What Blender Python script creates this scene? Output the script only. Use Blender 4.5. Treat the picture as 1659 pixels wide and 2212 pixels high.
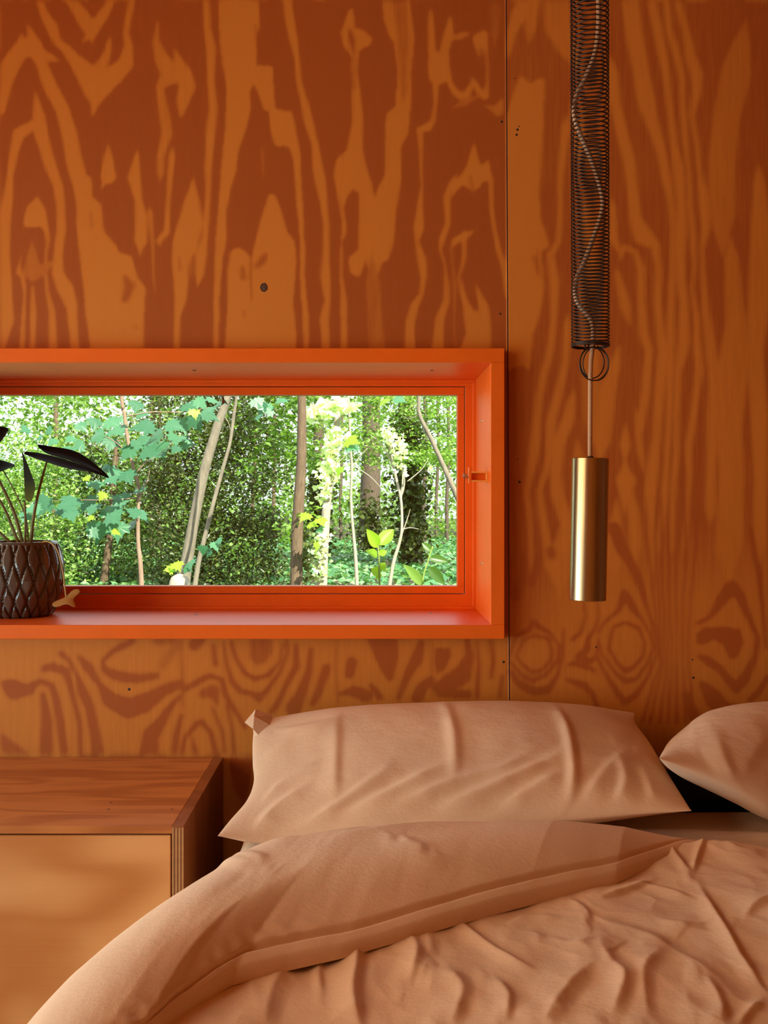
import bpy, math, random
import numpy as np
from mathutils import Vector, Matrix, noise as mnoise

for o in list(bpy.data.objects):
    bpy.data.objects.remove(o, do_unlink=True)
SC = bpy.context.scene
COL = SC.collection
random.seed(7)
RNG = np.random.default_rng(11)

# ------------------------------------------------------------------ camera
F, CX, CY, CD, CZ = 2150.0, 800.0, 1080.0, 1.9, 1.10     # focal (px), vanishing point, distance to wall, eye height
cam_d = bpy.data.cameras.new('camera')
cam = bpy.data.objects.new('camera', cam_d)
COL.objects.link(cam)
cam.location = (0, -CD, CZ)
cam.rotation_euler = (math.pi / 2, 0, 0)
cam_d.sensor_fit = 'HORIZONTAL'
cam_d.sensor_width = 36.0
cam_d.lens = 36.0 * F / 1659.0
cam_d.shift_x = (829.5 - CX) / 1659.0
cam_d.shift_y = -(1106.0 - CY) / 1659.0
cam_d.clip_start = 0.02
cam_d.clip_end = 300
SC.camera = cam

# ------------------------------------------------------------------ world, sun, daylight, added warm fill, exposure
W = bpy.data.worlds.new('sky')
SC.world = W
W.use_nodes = True
bgn = W.node_tree.nodes['Background']
bgn.inputs['Color'].default_value = (0.86, 0.94, 1.0, 1)
bgn.inputs['Strength'].default_value = 1.9
sun_d = bpy.data.lights.new('sun', 'SUN')
sun_d.energy = 15.0
sun_d.angle = 0.012
sun_d.color = (1.0, 0.93, 0.78)
sun = bpy.data.objects.new('sun', sun_d)
COL.objects.link(sun)
sun.rotation_euler = Vector((-0.38, 0.62, -0.72)).to_track_quat('-Z', 'Y').to_euler()
for nm, loc, sx_, sy_, en, colr in (('daylight_side_window', (-1.88, -0.85, 0.80), 1.2, 0.42, 23.0, (0.60, 0.87, 1.0)),
                                    ('added_warm_fill', (-1.88, -1.40, 1.66), 2.3, 1.1, 33.0, (1.0, 0.55, 0.19))):  # the warm one is an added amber fill standing in for orange bounce
    day_d = bpy.data.lights.new(nm, 'AREA')
    day_d.shape = 'RECTANGLE'
    day_d.size = sx_; day_d.size_y = sy_; day_d.energy = en; day_d.color = colr
    day = bpy.data.objects.new(nm, day_d)
    COL.objects.link(day)
    day.location = loc
    day.rotation_euler = Vector((1, 0.0, -0.06)).to_track_quat('-Z', 'Y').to_euler()
SC.view_settings.view_transform = 'Standard'
SC.view_settings.look = 'None'
SC.view_settings.gamma = 1.0
SC.view_settings.use_curve_mapping = False
SC.view_settings.exposure = 0.0
SC.cycles.diffuse_bounces = 4
SC.cycles.glossy_bounces = 3
SC.cycles.max_bounces = 6
SC.cycles.adaptive_threshold = 0.03

# ------------------------------------------------------------------ helpers
def pw(px, py, d):
    return Vector(((px - CX) * d / F, d - CD, CZ + (CY - py) * d / F))

def px_of(P):
    d = P[:, 1] + CD
    d = np.maximum(d, 0.05)
    return CX + F * P[:, 0] / d, CY - F * (P[:, 2] - CZ) / d

def tag(o, label=None, cat=None, group=None, kind=None):
    if label: o['label'] = label
    if cat: o['category'] = cat
    if group: o['group'] = group
    if kind: o['kind'] = kind
    return o

def empty(name, loc=(0, 0, 0)):
    o = bpy.data.objects.new(name, None)
    COL.objects.link(o)
    o.location = loc
    o.empty_display_size = 0.05
    return o

def link(name, me, mat=None, parent=None, smooth=False):
    o = bpy.data.objects.new(name, me)
    COL.objects.link(o)
    if mat is not None and not me.materials:
        me.materials.append(mat)
    if smooth and len(me.polygons):
        me.polygons.foreach_set('use_smooth', np.ones(len(me.polygons), dtype=bool))
    if parent is not None:
        o.parent = parent
        o.matrix_parent_inverse = Matrix.Translation(-Vector(parent.location))
    return o

def np_mesh(name, V, Q):
    """V (n,3), Q (m,k) faces of equal size k"""
    V = np.asarray(V, dtype=np.float32)
    Q = np.asarray(Q, dtype=np.int32)
    me = bpy.data.meshes.new(name)
    me.vertices.add(len(V))
    me.vertices.foreach_set('co', V.ravel())
    k = Q.shape[1]
    me.loops.add(Q.size)
    me.loops.foreach_set('vertex_index', Q.ravel())
    me.polygons.add(len(Q))
    me.polygons.foreach_set('loop_start', np.arange(0, Q.size, k, dtype=np.int32))
    try:
        me.polygons.foreach_set('loop_total', np.full(len(Q), k, dtype=np.int32))
    except Exception:
        pass
    me.update(calc_edges=True)
    me.validate()
    return me

def attr(me, name, vals):
    a = me.attributes.new(name, 'FLOAT', 'POINT')
    a.data.foreach_set('value', np.asarray(vals, dtype=np.float32))

def grid_faces(nr, nc, wrap=False):
    r = np.arange(nr - 1)[:, None]
    c = np.arange(nc if wrap else nc - 1)[None, :]
    c2 = (c + 1) % nc
    return np.stack([r * nc + c, r * nc + c2, (r + 1) * nc + c2, (r + 1) * nc + c], -1).reshape(-1, 4)

class MB:
    """collects boxes, tubes, prisms into one mesh"""
    def __init__(s): s.v = []; s.f = []
    def add(s, V, Fc):
        b = len(s.v)
        s.v += [tuple(p) for p in V]
        s.f += [tuple(i + b for i in f) for f in Fc]
        return s
    def box(s, x0, x1, y0, y1, z0, z1):
        V = [(x, y, z) for x in (x0, x1) for y in (y0, y1) for z in (z0, z1)]
        return s.add(V, [(0, 1, 3, 2), (4, 6, 7, 5), (0, 4, 5, 1), (2, 3, 7, 6), (0, 2, 6, 4), (1, 5, 7, 3)])
    def tube(s, pts, rad, n=8, caps=True):
        pts = [Vector(p) for p in pts]
        m = len(pts)
        if not hasattr(rad, '__len__'): rad = [rad] * m
        V = []
        up = None
        for i in range(m):
            t = (pts[min(i + 1, m - 1)] - pts[max(i - 1, 0)]).normalized()
            if up is None:
                up = t.orthogonal().normalized()
            else:
                up = (up - t * up.dot(t))
                up = up.normalized() if up.length > 1e-6 else t.orthogonal().normalized()
            b = t.cross(up)
            for k in range(n):
                a = 2 * math.pi * k / n
                V.append(pts[i] + (up * math.cos(a) + b * math.sin(a)) * rad[i])
        Fc = []
        for i in range(m - 1):
            for k in range(n):
                Fc.append((i * n + k, i * n + (k + 1) % n, (i + 1) * n + (k + 1) % n, (i + 1) * n + k))
        if caps:
            Fc.append(tuple(range(n - 1, -1, -1)))
            Fc.append(tuple((m - 1) * n + k for k in range(n)))
        return s.add(V, Fc)
    def lathe(s, prof, n=48, c=(0, 0, 0)):
        V = []
        for (r, z) in prof:
            for k in range(n):
                a = 2 * math.pi * k / n
                V.append((c[0] + r * math.cos(a), c[1] + r * math.sin(a), c[2] + z))
        Fc = []
        for i in range(len(prof) - 1):
            for k in range(n):
                Fc.append((i * n + k, i * n + (k + 1) % n, (i + 1) * n + (k + 1) % n, (i + 1) * n + k))
        return s.add(V, Fc)
    def build(s, name, mat, parent=None, smooth=False, bevel=0.0, auto=False):
        me = bpy.data.meshes.new(name)
        me.from_pydata(s.v, [], s.f)
        me.update()
        o = link(name, me, mat, parent, smooth)
        if bevel:
            b = o.modifiers.new('bevel', 'BEVEL')
            b.width = bevel; b.segments = 2; b.limit_method = 'ANGLE'
        return o

def smooth_path(pts, n=6):
    """Catmull-Rom through points"""
    P = [Vector(p) for p in pts]
    if len(P) < 3: return P
    out = []
    for i in range(len(P) - 1):
        p0, p1, p2, p3 = P[max(i - 1, 0)], P[i], P[i + 1], P[min(i + 2, len(P) - 1)]
        for k in range(n):
            t = k / n
            out.append(0.5 * ((2 * p1) + (p2 - p0) * t + (2 * p0 - 5 * p1 + 4 * p2 - p3) * t * t + (3 * p1 - p0 - 3 * p2 + p3) * t ** 3))
    out.append(P[-1])
    return out

def seg_field(X, Y, pts):
    """distance from (X,Y) to polyline pts (x,y[,w]); returns dist, interpolated w"""
    best = np.full(X.shape, 1e9); bw = np.zeros(X.shape)
    for a, b in zip(pts[:-1], pts[1:]):
        ax, ay = a[0], a[1]; bx, by = b[0], b[1]
        aw = a[2] if len(a) > 2 else 0; bw2 = b[2] if len(b) > 2 else 0
        dx, dy = bx - ax, by - ay
        L = dx * dx + dy * dy + 1e-9
        t = np.clip(((X - ax) * dx + (Y - ay) * dy) / L, 0, 1)
        w = aw + (bw2 - aw) * t
        d = np.hypot(X - ax - t * dx, Y - ay - t * dy)
        sc = d - w / 2
        m = sc < best
        best = np.where(m, sc, best); bw = np.where(m, w, bw)
    return best, bw

def vnoise(x, y, seed=0):
    """cheap smooth 2-d value noise in numpy, 0..1"""
    xi = np.floor(x).astype(np.int64); yi = np.floor(y).astype(np.int64)
    fx = x - xi; fy = y - yi
    fx = fx * fx * (3 - 2 * fx); fy = fy * fy * (3 - 2 * fy)
    def h(a, b):
        n = (a * 374761393 + b * 668265263 + seed * 1442695041) & 0x7fffffff
        n = ((n ^ (n >> 13)) * 1274126177) & 0x7fffffff
        n = n ^ (n >> 16)
        return (n & 0xffff) / 65535.0
    return (h(xi, yi) * (1 - fx) + h(xi + 1, yi) * fx) * (1 - fy) + (h(xi, yi + 1) * (1 - fx) + h(xi + 1, yi + 1) * fx) * fy

def fbm(x, y, seed=0, o=4):
    s = 0; a = 0.5
    for k in range(o):
        s = s + a * vnoise(x * 2 ** k, y * 2 ** k, seed + k * 7)
        a *= 0.5
    return s / (1 - 0.5 ** o)

# ------------------------------------------------------------------ materials
def nodes_of(name):
    m = bpy.data.materials.new(name)
    m.use_nodes = True
    nt = m.node_tree
    p = nt.nodes['Principled BSDF']
    return m, nt, nt.nodes, nt.links, p

def ramp(nt, stops):
    r = nt.nodes.new('ShaderNodeValToRGB')
    e = r.color_ramp.elements
    while len(e) > 1: e.remove(e[-1])
    e[0].position = stops[0][0]; e[0].color = (*stops[0][1], 1)
    for pos, c in stops[1:]:
        k = e.new(pos); k.color = (*c, 1)
    return r

def math_node(nt, op, a, b=None, c=None):
    n = nt.nodes.new('ShaderNodeMath'); n.operation = op
    for i, v in enumerate((a, b, c)):
        if v is None: continue
        if isinstance(v, (int, float)): n.inputs[i].default_value = v
        else: nt.links.new(v, n.inputs[i])
    return n.outputs[0]

def mapping(nt, scale=(1, 1, 1), rot=(0, 0, 0), coord='Object'):
    tc = nt.nodes.new('ShaderNodeTexCoord')
    mp = nt.nodes.new('ShaderNodeMapping')
    mp.inputs['Scale'].default_value = scale
    mp.inputs['Rotation'].default_value = rot
    nt.links.new(tc.outputs[coord], mp.inputs['Vector'])
    return mp.outputs[0]

def noise_tex(nt, vec, scale=5, detail=3, rough=0.5, dist=0.0):
    n = nt.nodes.new('ShaderNodeTexNoise')
    n.inputs['Scale'].default_value = scale
    n.inputs['Detail'].default_value = detail
    n.inputs['Roughness'].default_value = rough
    n.inputs['Distortion'].default_value = dist
    nt.links.new(vec, n.inputs['Vector'])
    return n.outputs['Fac']

def bump(nt, p, h, strength=0.2, dist=0.002):
    b = nt.nodes.new('ShaderNodeBump')
    b.inputs['Strength'].default_value = strength
    b.inputs['Distance'].default_value = dist
    nt.links.new(h, b.inputs['Height'])
    nt.links.new(b.outputs['Normal'], p.inputs['Normal'])

def plain(name, col, rough=0.5, metal=0.0, var=0.12, scale=30, spec=0.5, bumps=0.0):
    m, nt, N, L, p = nodes_of(name)
    v = mapping(nt)
    f = noise_tex(nt, v, scale, 2)
    r = ramp(nt, [(0.25, tuple(c * (1 - var) for c in col)), (0.75, tuple(min(1, c * (1 + var)) for c in col))])
    L.new(f, r.inputs[0]); L.new(r.outputs[0], p.inputs['Base Color'])
    p.inputs['Roughness'].default_value = rough
    p.inputs['Metallic'].default_value = metal
    p.inputs['Specular IOR Level'].default_value = spec
    if bumps: bump(nt, p, f, bumps, 0.001)
    return m

LIGHT_W = (0.66, 0.225, 0.031)
DARK_W = (0.43, 0.106, 0.017)
def ply_wall_mat():
    m, nt, N, L, p = nodes_of('plywood_wall')
    a = N.new('ShaderNodeAttribute'); a.attribute_name = 'grain_tone'
    v1 = mapping(nt, (60, 1, 5))
    n1 = noise_tex(nt, v1, 2.0, 3, 0.6)
    v2 = mapping(nt, (420, 1, 10))
    n2 = noise_tex(nt, v2, 1.0, 2, 0.6)
    v3 = mapping(nt, (5, 1, 3))
    n3 = noise_tex(nt, v3, 1.0, 2, 0.5)
    t = math_node(nt, 'MULTIPLY_ADD', n1, 0.36, math_node(nt, 'ADD', a.outputs['Fac'], -0.18))
    t = math_node(nt, 'MULTIPLY_ADD', n2, 0.16, math_node(nt, 'ADD', t, -0.08))
    t = math_node(nt, 'MULTIPLY_ADD', n3, 0.24, math_node(nt, 'ADD', t, -0.12))
    mid = tuple((x * 0.55 + y * 0.45) for x, y in zip(LIGHT_W, DARK_W))
    r = ramp(nt, [(0.0, tuple(c * 0.90 for c in DARK_W)), (0.3, DARK_W), (0.55, mid), (0.8, LIGHT_W), (1.0, (0.66, 0.235, 0.040))])
    L.new(t, r.inputs[0]); L.new(r.outputs[0], p.inputs['Base Color'])
    p.inputs['Roughness'].default_value = 0.55
    p.inputs['Specular IOR Level'].default_value = 0.25
    return m

def wood_mat(name, dark, light, axis='x', scale=7.0, bands=5.0, rough=0.5, fine=0.25, st_=0.16):
    """contour-band plywood: bands of a stretched noise field; grain runs along `axis`"""
    m, nt, N, L, p = nodes_of(name)
    st = {'x': (st_, 1, 1), 'y': (1, st_, 1), 'z': (1, 1, st_)}[axis]
    v = mapping(nt, st)
    f = noise_tex(nt, v, scale, 2, 0.45, 0.35)
    s = math_node(nt, 'SINE', math_node(nt, 'MULTIPLY', f, bands * 6.283))
    s = math_node(nt, 'MULTIPLY_ADD', s, 0.5, 0.5)
    st2 = {'x': (0.02, 1, 1), 'y': (1, 0.02, 1), 'z': (1, 1, 0.02)}[axis]
    g = noise_tex(nt, mapping(nt, st2), 260, 2, 0.6)
    t = math_node(nt, 'MULTIPLY_ADD', g, fine, math_node(nt, 'MULTIPLY', s, 1 - fine))
    r = ramp(nt, [(0.05, dark), (0.45, tuple(0.5 * (a + b) for a, b in zip(dark, light))), (0.9, light)])
    L.new(t, r.inputs[0]); L.new(r.outputs[0], p.inputs['Base Color'])
    p.inputs['Roughness'].default_value = rough
    p.inputs['Specular IOR Level'].default_value = 0.3
    return m

def fabric_mat(name, col, var=0.05):
    m, nt, N, L, p = nodes_of(name)
    v = mapping(nt)
    f = noise_tex(nt, v, 7, 1)
    r = ramp(nt, [(0.3, tuple(c * (1 - var) for c in col)), (0.7, tuple(min(1, c * (1 + var)) for c in col))])
    L.new(f, r.inputs[0]); L.new(r.outputs[0], p.inputs['Base Color'])
    p.inputs['Roughness'].default_value = 0.9
    p.inputs['Specular IOR Level'].default_value = 0.12
    p.inputs['Sheen Weight'].default_value = 0.08
    w = noise_tex(nt, mapping(nt, (1, 1, 1)), 120, 3, 0.65)
    bump(nt, p, w, 0.22, 0.003)
    return m

def leaf_mat(name, stops, trans=0.35, rough=0.45):
    m, nt, N, L, p = nodes_of(name)
    a = N.new('ShaderNodeAttribute'); a.attribute_name = 'tint'
    r = ramp(nt, stops)
    L.new(a.outputs['Fac'], r.inputs[0])
    L.new(r.outputs[0], p.inputs['Base Color'])
    p.inputs['Roughness'].default_value = rough
    p.inputs['Specular IOR Level'].default_value = 0.4 if rough < 0.6 else 0.12
    t = N.new('ShaderNodeBsdfTranslucent')
    hs = N.new('ShaderNodeMixRGB'); hs.blend_type = 'MULTIPLY'; hs.inputs[0].default_value = 1.0
    hs.inputs[2].default_value = (1.5, 1.7, 0.6, 1)
    L.new(r.outputs[0], hs.inputs[1]); L.new(hs.outputs[0], t.inputs['Color'])
    mx = N.new('ShaderNodeMixShader'); mx.inputs[0].default_value = trans
    L.new(p.outputs[0], mx.inputs[1]); L.new(t.outputs[0], mx.inputs[2])
    L.new(mx.outputs[0], N['Material Output'].inputs['Surface'])
    return m

def glass_mat():
    m, nt, N, L, p = nodes_of('window_glass')
    N.remove(p)
    t = N.new('ShaderNodeBsdfTransparent'); t.inputs[0].default_value = (0.97, 0.985, 0.975, 1)
    g = N.new('ShaderNodeBsdfGlossy'); g.inputs['Roughness'].default_value = 0.02
    fr = N.new('ShaderNodeFresnel'); fr.inputs['IOR'].default_value = 1.35
    mx = N.new('ShaderNodeMixShader')
    L.new(fr.outputs[0], mx.inputs[0]); L.new(t.outputs[0], mx.inputs[1]); L.new(g.outputs[0], mx.inputs[2])
    L.new(mx.outputs[0], N['Material Output'].inputs['Surface'])
    return m

M = {}
M['wall'] = ply_wall_mat()
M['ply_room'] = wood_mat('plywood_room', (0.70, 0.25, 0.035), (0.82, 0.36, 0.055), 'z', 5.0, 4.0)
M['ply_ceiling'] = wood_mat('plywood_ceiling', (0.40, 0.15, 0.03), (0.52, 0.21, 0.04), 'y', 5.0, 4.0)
M['floor'] = wood_mat('floor_boards', (0.52, 0.22, 0.06), (0.64, 0.29, 0.08), 'y', 9.0, 4.0)
M['core'] = plain('wall_core', (0.05, 0.02, 0.01), 0.9)
M['orange'] = plain('orange_paint', (0.88, 0.155, 0.009), 0.40, 0, 0.05, 18, 0.45, 0.0)
M['glass'] = glass_mat()
M['metal'] = plain('steel_screw', (0.45, 0.38, 0.30), 0.35, 1.0, 0.1, 60)
M['nail'] = plain('dark_nail', (0.02, 0.012, 0.01), 0.6, 0.0)
M['knot'] = plain('dark_knot', (0.10, 0.045, 0.018), 0.7, 0.0, 0.3, 300)
M['linen'] = fabric_mat('pale_linen', (0.77, 0.545, 0.36))
M['sheet'] = fabric_mat('sheet_linen', (0.68, 0.50, 0.35))
M['gap_shade'] = plain('gap_shade_teal', (0.010, 0.022, 0.024), 0.95, 0, 0.2, 80, 0.1)  # near-black teal that stands in for shadow behind the mattress
M['brass'] = None
M['spring'] = plain('blackened_spring', (0.055, 0.038, 0.03), 0.45, 0.6, 0.15, 60)
M['cord'] = plain('beige_cord', (0.50, 0.29, 0.16), 0.7, 0, 0.12, 400)
M['nt_top'] = wood_mat('nightstand_top', (0.40, 0.125, 0.034), (0.66, 0.26, 0.075), 'x', 14.0, 5.0, 0.42, 0.45)
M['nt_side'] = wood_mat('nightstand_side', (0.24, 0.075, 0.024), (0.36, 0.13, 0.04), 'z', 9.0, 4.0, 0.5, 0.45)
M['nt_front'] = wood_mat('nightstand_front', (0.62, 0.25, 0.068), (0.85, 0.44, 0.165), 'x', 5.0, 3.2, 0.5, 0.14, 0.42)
M['ply_pale'] = plain('ply_edge_pale', (0.62, 0.33, 0.13), 0.6, 0, 0.1, 90)
M['ply_dark'] = plain('ply_edge_dark', (0.25, 0.10, 0.035), 0.6, 0, 0.1, 90)

def brass_mat():
    m, nt, N, L, p = nodes_of('brushed_brass')
    f = noise_tex(nt, mapping(nt, (60, 60, 3)), 3, 4)
    r = ramp(nt, [(0.3, (0.36, 0.245, 0.115)), (0.7, (0.46, 0.33, 0.165))])
    L.new(f, r.inputs[0]); L.new(r.outputs[0], p.inputs['Base Color'])
    p.inputs['Metallic'].default_value = 1.0
    p.inputs['Roughness'].default_value = 0.27
    bump(nt, p, f, 0.06, 0.0006)
    return m
M['brass'] = brass_mat()

# ------------------------------------------------------------------ wall grain (veneer figure of the two plywood sheets)
STEP = 2.0
RW, RH = 832, 825
GX, GY = np.meshgrid(np.arange(RW) * STEP, np.arange(RH) * STEP)
T = np.full((RH, RW), 0.14)
T[:, 548:] = 0.16

def paint(val, sc, soft=2.5):
    global T
    m = np.clip((soft - sc) / (2 * soft), 0, 1)
    return m

def S(val, *pts, soft=3.0):
    pts = list(pts)
    if val > 0.4 and pts[0] != pts[-1]:           # figure runs out to points
        for e in (0, -1):
            a = pts[e]; b = pts[1] if e == 0 else pts[-2]
            if a[1] <= 2 or 745 <= a[1] <= 765 or a[1] > 1370 or a[0] < 3 or a[2] < 7: continue
            dx, dy = a[0] - b[0], a[1] - b[1]; L = math.hypot(dx, dy) + 1e-6; k = a[2] * 1.7
            n = (a[0] + dx / L * k, a[1] + dy / L * k, 0.5)
            if e == 0: pts.insert(0, n)
            else: pts.append(n)
    xs = [p[0] for p in pts]; ys = [p[1] for p in pts]; w = max(p[2] for p in pts) / 2 + 8
    x0 = max(int((min(xs) - w) / STEP), 0); x1 = min(int((max(xs) + w) / STEP) + 2, RW)
    y0 = max(int((min(ys) - w) / STEP), 0); y1 = min(int((max(ys) + w) / STEP) + 2, RH)
    if x1 <= x0 or y1 <= y0: return
    sub = (slice(y0, y1), slice(x0, x1))
    sc, _ = seg_field(GX[sub], GY[sub], pts)
    m = np.clip((soft - sc) / (2 * soft), 0, 1)
    T[sub] = T[sub] * (1 - m) + val * m

def P(val, *pts):
    xs = [p[0] for p in pts]; ys = [p[1] for p in pts]
    x0 = max(int(min(xs) / STEP) - 1, 0); x1 = min(int(max(xs) / STEP) + 2, RW)
    y0 = max(int(min(ys) / STEP) - 1, 0); y1 = min(int(max(ys) / STEP) + 2, RH)
    sub = (slice(y0, y1), slice(x0, x1))
    X = GX[sub]; Y = GY[sub]
    ins = np.zeros(X.shape, bool)
    for (ax, ay), (bx, by) in zip(pts, pts[1:] + pts[:1]):
        c = ((ay > Y) != (by > Y)) & (X < (bx - ax) * (Y - ay) / ((by - ay) + 1e-9) + ax)
        ins ^= c
    T[sub] = np.where(ins, val, T[sub])

L1, D0 = 0.86, 0.12
# large sheet, above the window
S(L1,(82,0,12),(95,30,18),(112,55,26),(125,90,16),(145,105,22),(165,130,30),(190,165,46),(203,200,44),(203,232,8))
S(L1,(285,0,14),(277,40,14),(273,70,14),(278,100,20),(270,140,36),(245,165,46),(215,185,56),(205,222,20))
S(L1,(235,92,12),(232,110,16),(215,150,30))
S(L1,(150,0,22),(178,35,32),(197,60,34),(198,82,8)); S(L1,(240,0,16),(222,30,24),(200,60,24))
S(0.3,(188,0,20),(205,12,22))
S(L1,(0,175,50),(25,130,32),(55,100,40),(80,110,34))
S(L1,(45,80,8),(30,130,36),(8,170,40),(0,235,24))
S(L1,(75,95,30),(92,140,26),(110,190,30),(135,240,30),(150,290,34),(160,340,36),(175,400,36),(185,450,40),(205,520,50),(215,600,60),(225,700,62),(235,760,65))
S(L1,(78,208,8),(82,250,26),(88,290,30),(98,320,24),(110,360,22),(125,400,22),(130,440,20),(132,500,20),(128,550,18),(125,590,24),(140,620,34),(155,660,24),(163,760,18))
S(L1,(70,270,20),(40,290,26),(30,330,18),(22,380,14),(18,430,20),(10,480,26),(5,540,30),(5,620,40),(5,690,50))
P(L1,(82,423),(97,450),(108,510),(104,530),(98,500),(90,490),(52,488),(48,520),(40,570),(34,590),(42,600),(50,640),(45,690),(40,755),(54,755),(54,690),(56,620),(45,580),(46,540),(52,470),(60,445))
S(L1,(100,490,10),(106,515,8),(101,550,6),(98,590,7),(103,630,8),(112,670,14),(115,760,20))
S(L1,(70,620,6),(72,680,14),(70,750,12)); S(0.55,(70,565,30),(70,590,40),(90,580,24))
P(L1,(165,380),(197,380),(200,420),(218,440),(225,500),(250,530),(258,545),(285,555),(300,600),(315,620),(312,680),(312,755),(195,755),(185,680),(178,600),(172,540),(163,480))
S(0.35,(270,596,14),(280,615,26),(270,650,16)); S(0.3,(196,455,4),(198,488,4)); S(0.4,(292,705,6),(296,712,8))
S(L1,(235,340,20),(235,380,34),(225,395,10))
S(L1,(295,340,12),(290,385,30),(300,430,16),(305,470,26),(305,520,28),(304,545,8))
S(L1,(325,460,10),(330,520,6),(332,600,4),(335,630,2))
S(0.75,(340,45,5),(337,90,18),(350,130,34),(370,160,46),(345,190,18),(355,250,24),(360,290,24),(345,340,16),(345,375,14))
S(0.8,(385,125,16),(398,160,34),(405,190,38),(395,220,26),(390,250,6))
S(L1,(370,340,14),(365,400,10),(362,450,10),(360,500,14),(345,520,12),(345,532,3))
S(L1,(415,430,30),(412,480,50),(400,530,56),(390,570,40),(390,640,26),(383,680,12),(382,760,12)); S(L1,(436,550,24),(432,590,20),(428,608,8))
S(0.3,(388,555,4),(389,582,6)); S(0.35,(418,555,8),(414,590,14))
S(L1,(445,0,12),(448,60,14),(457,100,20),(455,170,16),(460,230,18),(455,290,20),(450,360,16),(450,400,12),(445,470,12),(442,545,12))
P(L1,(470,0),(560,0),(562,60),(553,80),(556,140),(590,145),(592,180),(595,235),(630,240),(640,290),(648,330),(650,380),(655,450),(658,520),(660,600),(668,700),(668,755),(655,755),(652,650),(648,560),(645,480),(637,400),(632,350),(625,320),(615,315),(595,315),(585,280),(580,243),(570,240),(558,200),(549,180),(541,200),(541,240),(530,280),(515,320),(510,370),(500,400),(490,450),(488,520),(480,560),(475,610),(473,670),(470,755),(460,755),(462,650),(463,580),(465,520),(470,460),(475,400),(480,340),(484,280),(488,200),(480,140),(475,80))
S(0.3,(552,58,4),(556,92,4)); S(0.45,(565,325,10),(568,372,10))
P(L1,(580,420),(595,420),(610,460),(620,500),(635,520),(640,580),(635,650),(640,755),(485,755),(492,650),(492,580),(497,545),(515,537),(530,545),(541,560),(543,640),(546,650),(545,560),(552,520),(565,470))
S(0.3,(575,550,12),(568,562,18),(556,575,12)); S(0.35,(523,580,12),(525,598,16)); S(0.4,(526,675,8),(528,685,8)); S(0.2,(542,560,4),(544,640,5),(543,652,3))
S(L1,(620,0,18),(625,40,20),(635,90,18),(642,130,12),(645,170,12),(655,210,14),(665,260,20),(680,310,14),(686,360,22),(692,390,24),(700,440,16),(705,490,12),(703,560,14),(703,600,20),(708,650,12),(700,690,22),(705,760,20))
P(0.82,(755,20),(765,15),(768,60),(790,65),(806,80),(800,100),(775,110),(772,150),(778,190),(784,240),(785,320),(790,350),(795,370),(805,400),(810,430),(820,400),(830,380),(832,300),(835,245),(855,230),(857,150),(850,90),(840,75),(830,40),(826,0),(885,0),(895,80),(890,150),(888,240),(885,290),(868,320),(866,400),(855,470),(850,520),(840,560),(825,565),(815,600),(795,610),(793,580),(790,560),(775,600),(755,590),(750,555),(772,540),(774,480),(775,420),(762,410),(750,425),(742,450),(748,490),(745,510),(738,520),(740,600),(748,640),(752,755),(738,755),(735,640),(732,560),(738,480),(730,430),(722,380),(725,350),(750,320),(762,260),(762,180),(758,120),(740,95),(735,70))
S(0.2,(755,66,8),(760,85,14),(764,115,5)); S(0.2,(764,120,3),(766,190,3)); S(0.5,(862,0,26),(870,80,24),(872,200,14))
S(0.48,(805,610,36),(810,680,34),(815,755,40))
S(L1,(930,30,8),(930,60,14),(932,110,18),(945,140,44),(945,165,40),(940,180,14),(940,220,8),(935,260,10),(922,275,20),(907,280,14),(910,330,8),(912,400,6),(908,440,14),(905,490,24),(900,520,8),(910,560,20),(915,600,14),(910,640,10),(895,665,20),(885,700,20),(885,755,24))
S(L1,(972,45,8),(970,70,20),(960,110,20),(958,140,24),(970,180,12),(985,205,14),(1005,212,18),(1023,178,6)); S(0.8,(1000,75,12),(985,80,10))
S(L1,(1023,178,8),(1040,205,14),(1048,210,14),(1052,180,6),(1052,120,5),(1045,75,20),(1035,85,28),(1040,120,10)); S(0.15,(1040,105,5),(1042,130,6))
S(0.7,(1085,215,6),(1075,240,26),(1060,235,10)); S(0.45,(1070,20,26),(1070,70,22)); S(0.5,(1000,225,20),(1020,215,12))
P(L1,(1024,305),(1040,355),(1055,340),(1064,385),(1045,390),(1035,405),(1020,415),(1000,395),(975,430),(985,390),(1005,360))
S(0.4,(1016,380,6),(1022,420,8))
S(L1,(1060,390,10),(1060,450,9),(1068,500,10),(1075,535,12),(1085,565,14),(1090,600,10),(1092,640,4))
S(L1,(978,395,14),(965,430,16),(967,480,12),(955,520,14),(952,540,8),(962,570,6),(966,620,12),(965,650,14),(950,690,20),(945,755,26))
S(L1,(1005,508,16),(985,520,18),(976,535,5),(979,575,4),(982,620,5),(981,700,4),(985,755,3))
S(L1,(1004,510,10),(1003,560,10),(992,600,6),(998,630,12),(1008,660,16),(1020,680,36),(1030,720,46),(1025,755,64)); S(L1,(1032,626,8),(1045,660,22),(1053,700,16),(1057,755,8))
S(0.15,(1022,640,6),(1027,664,8))
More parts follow.
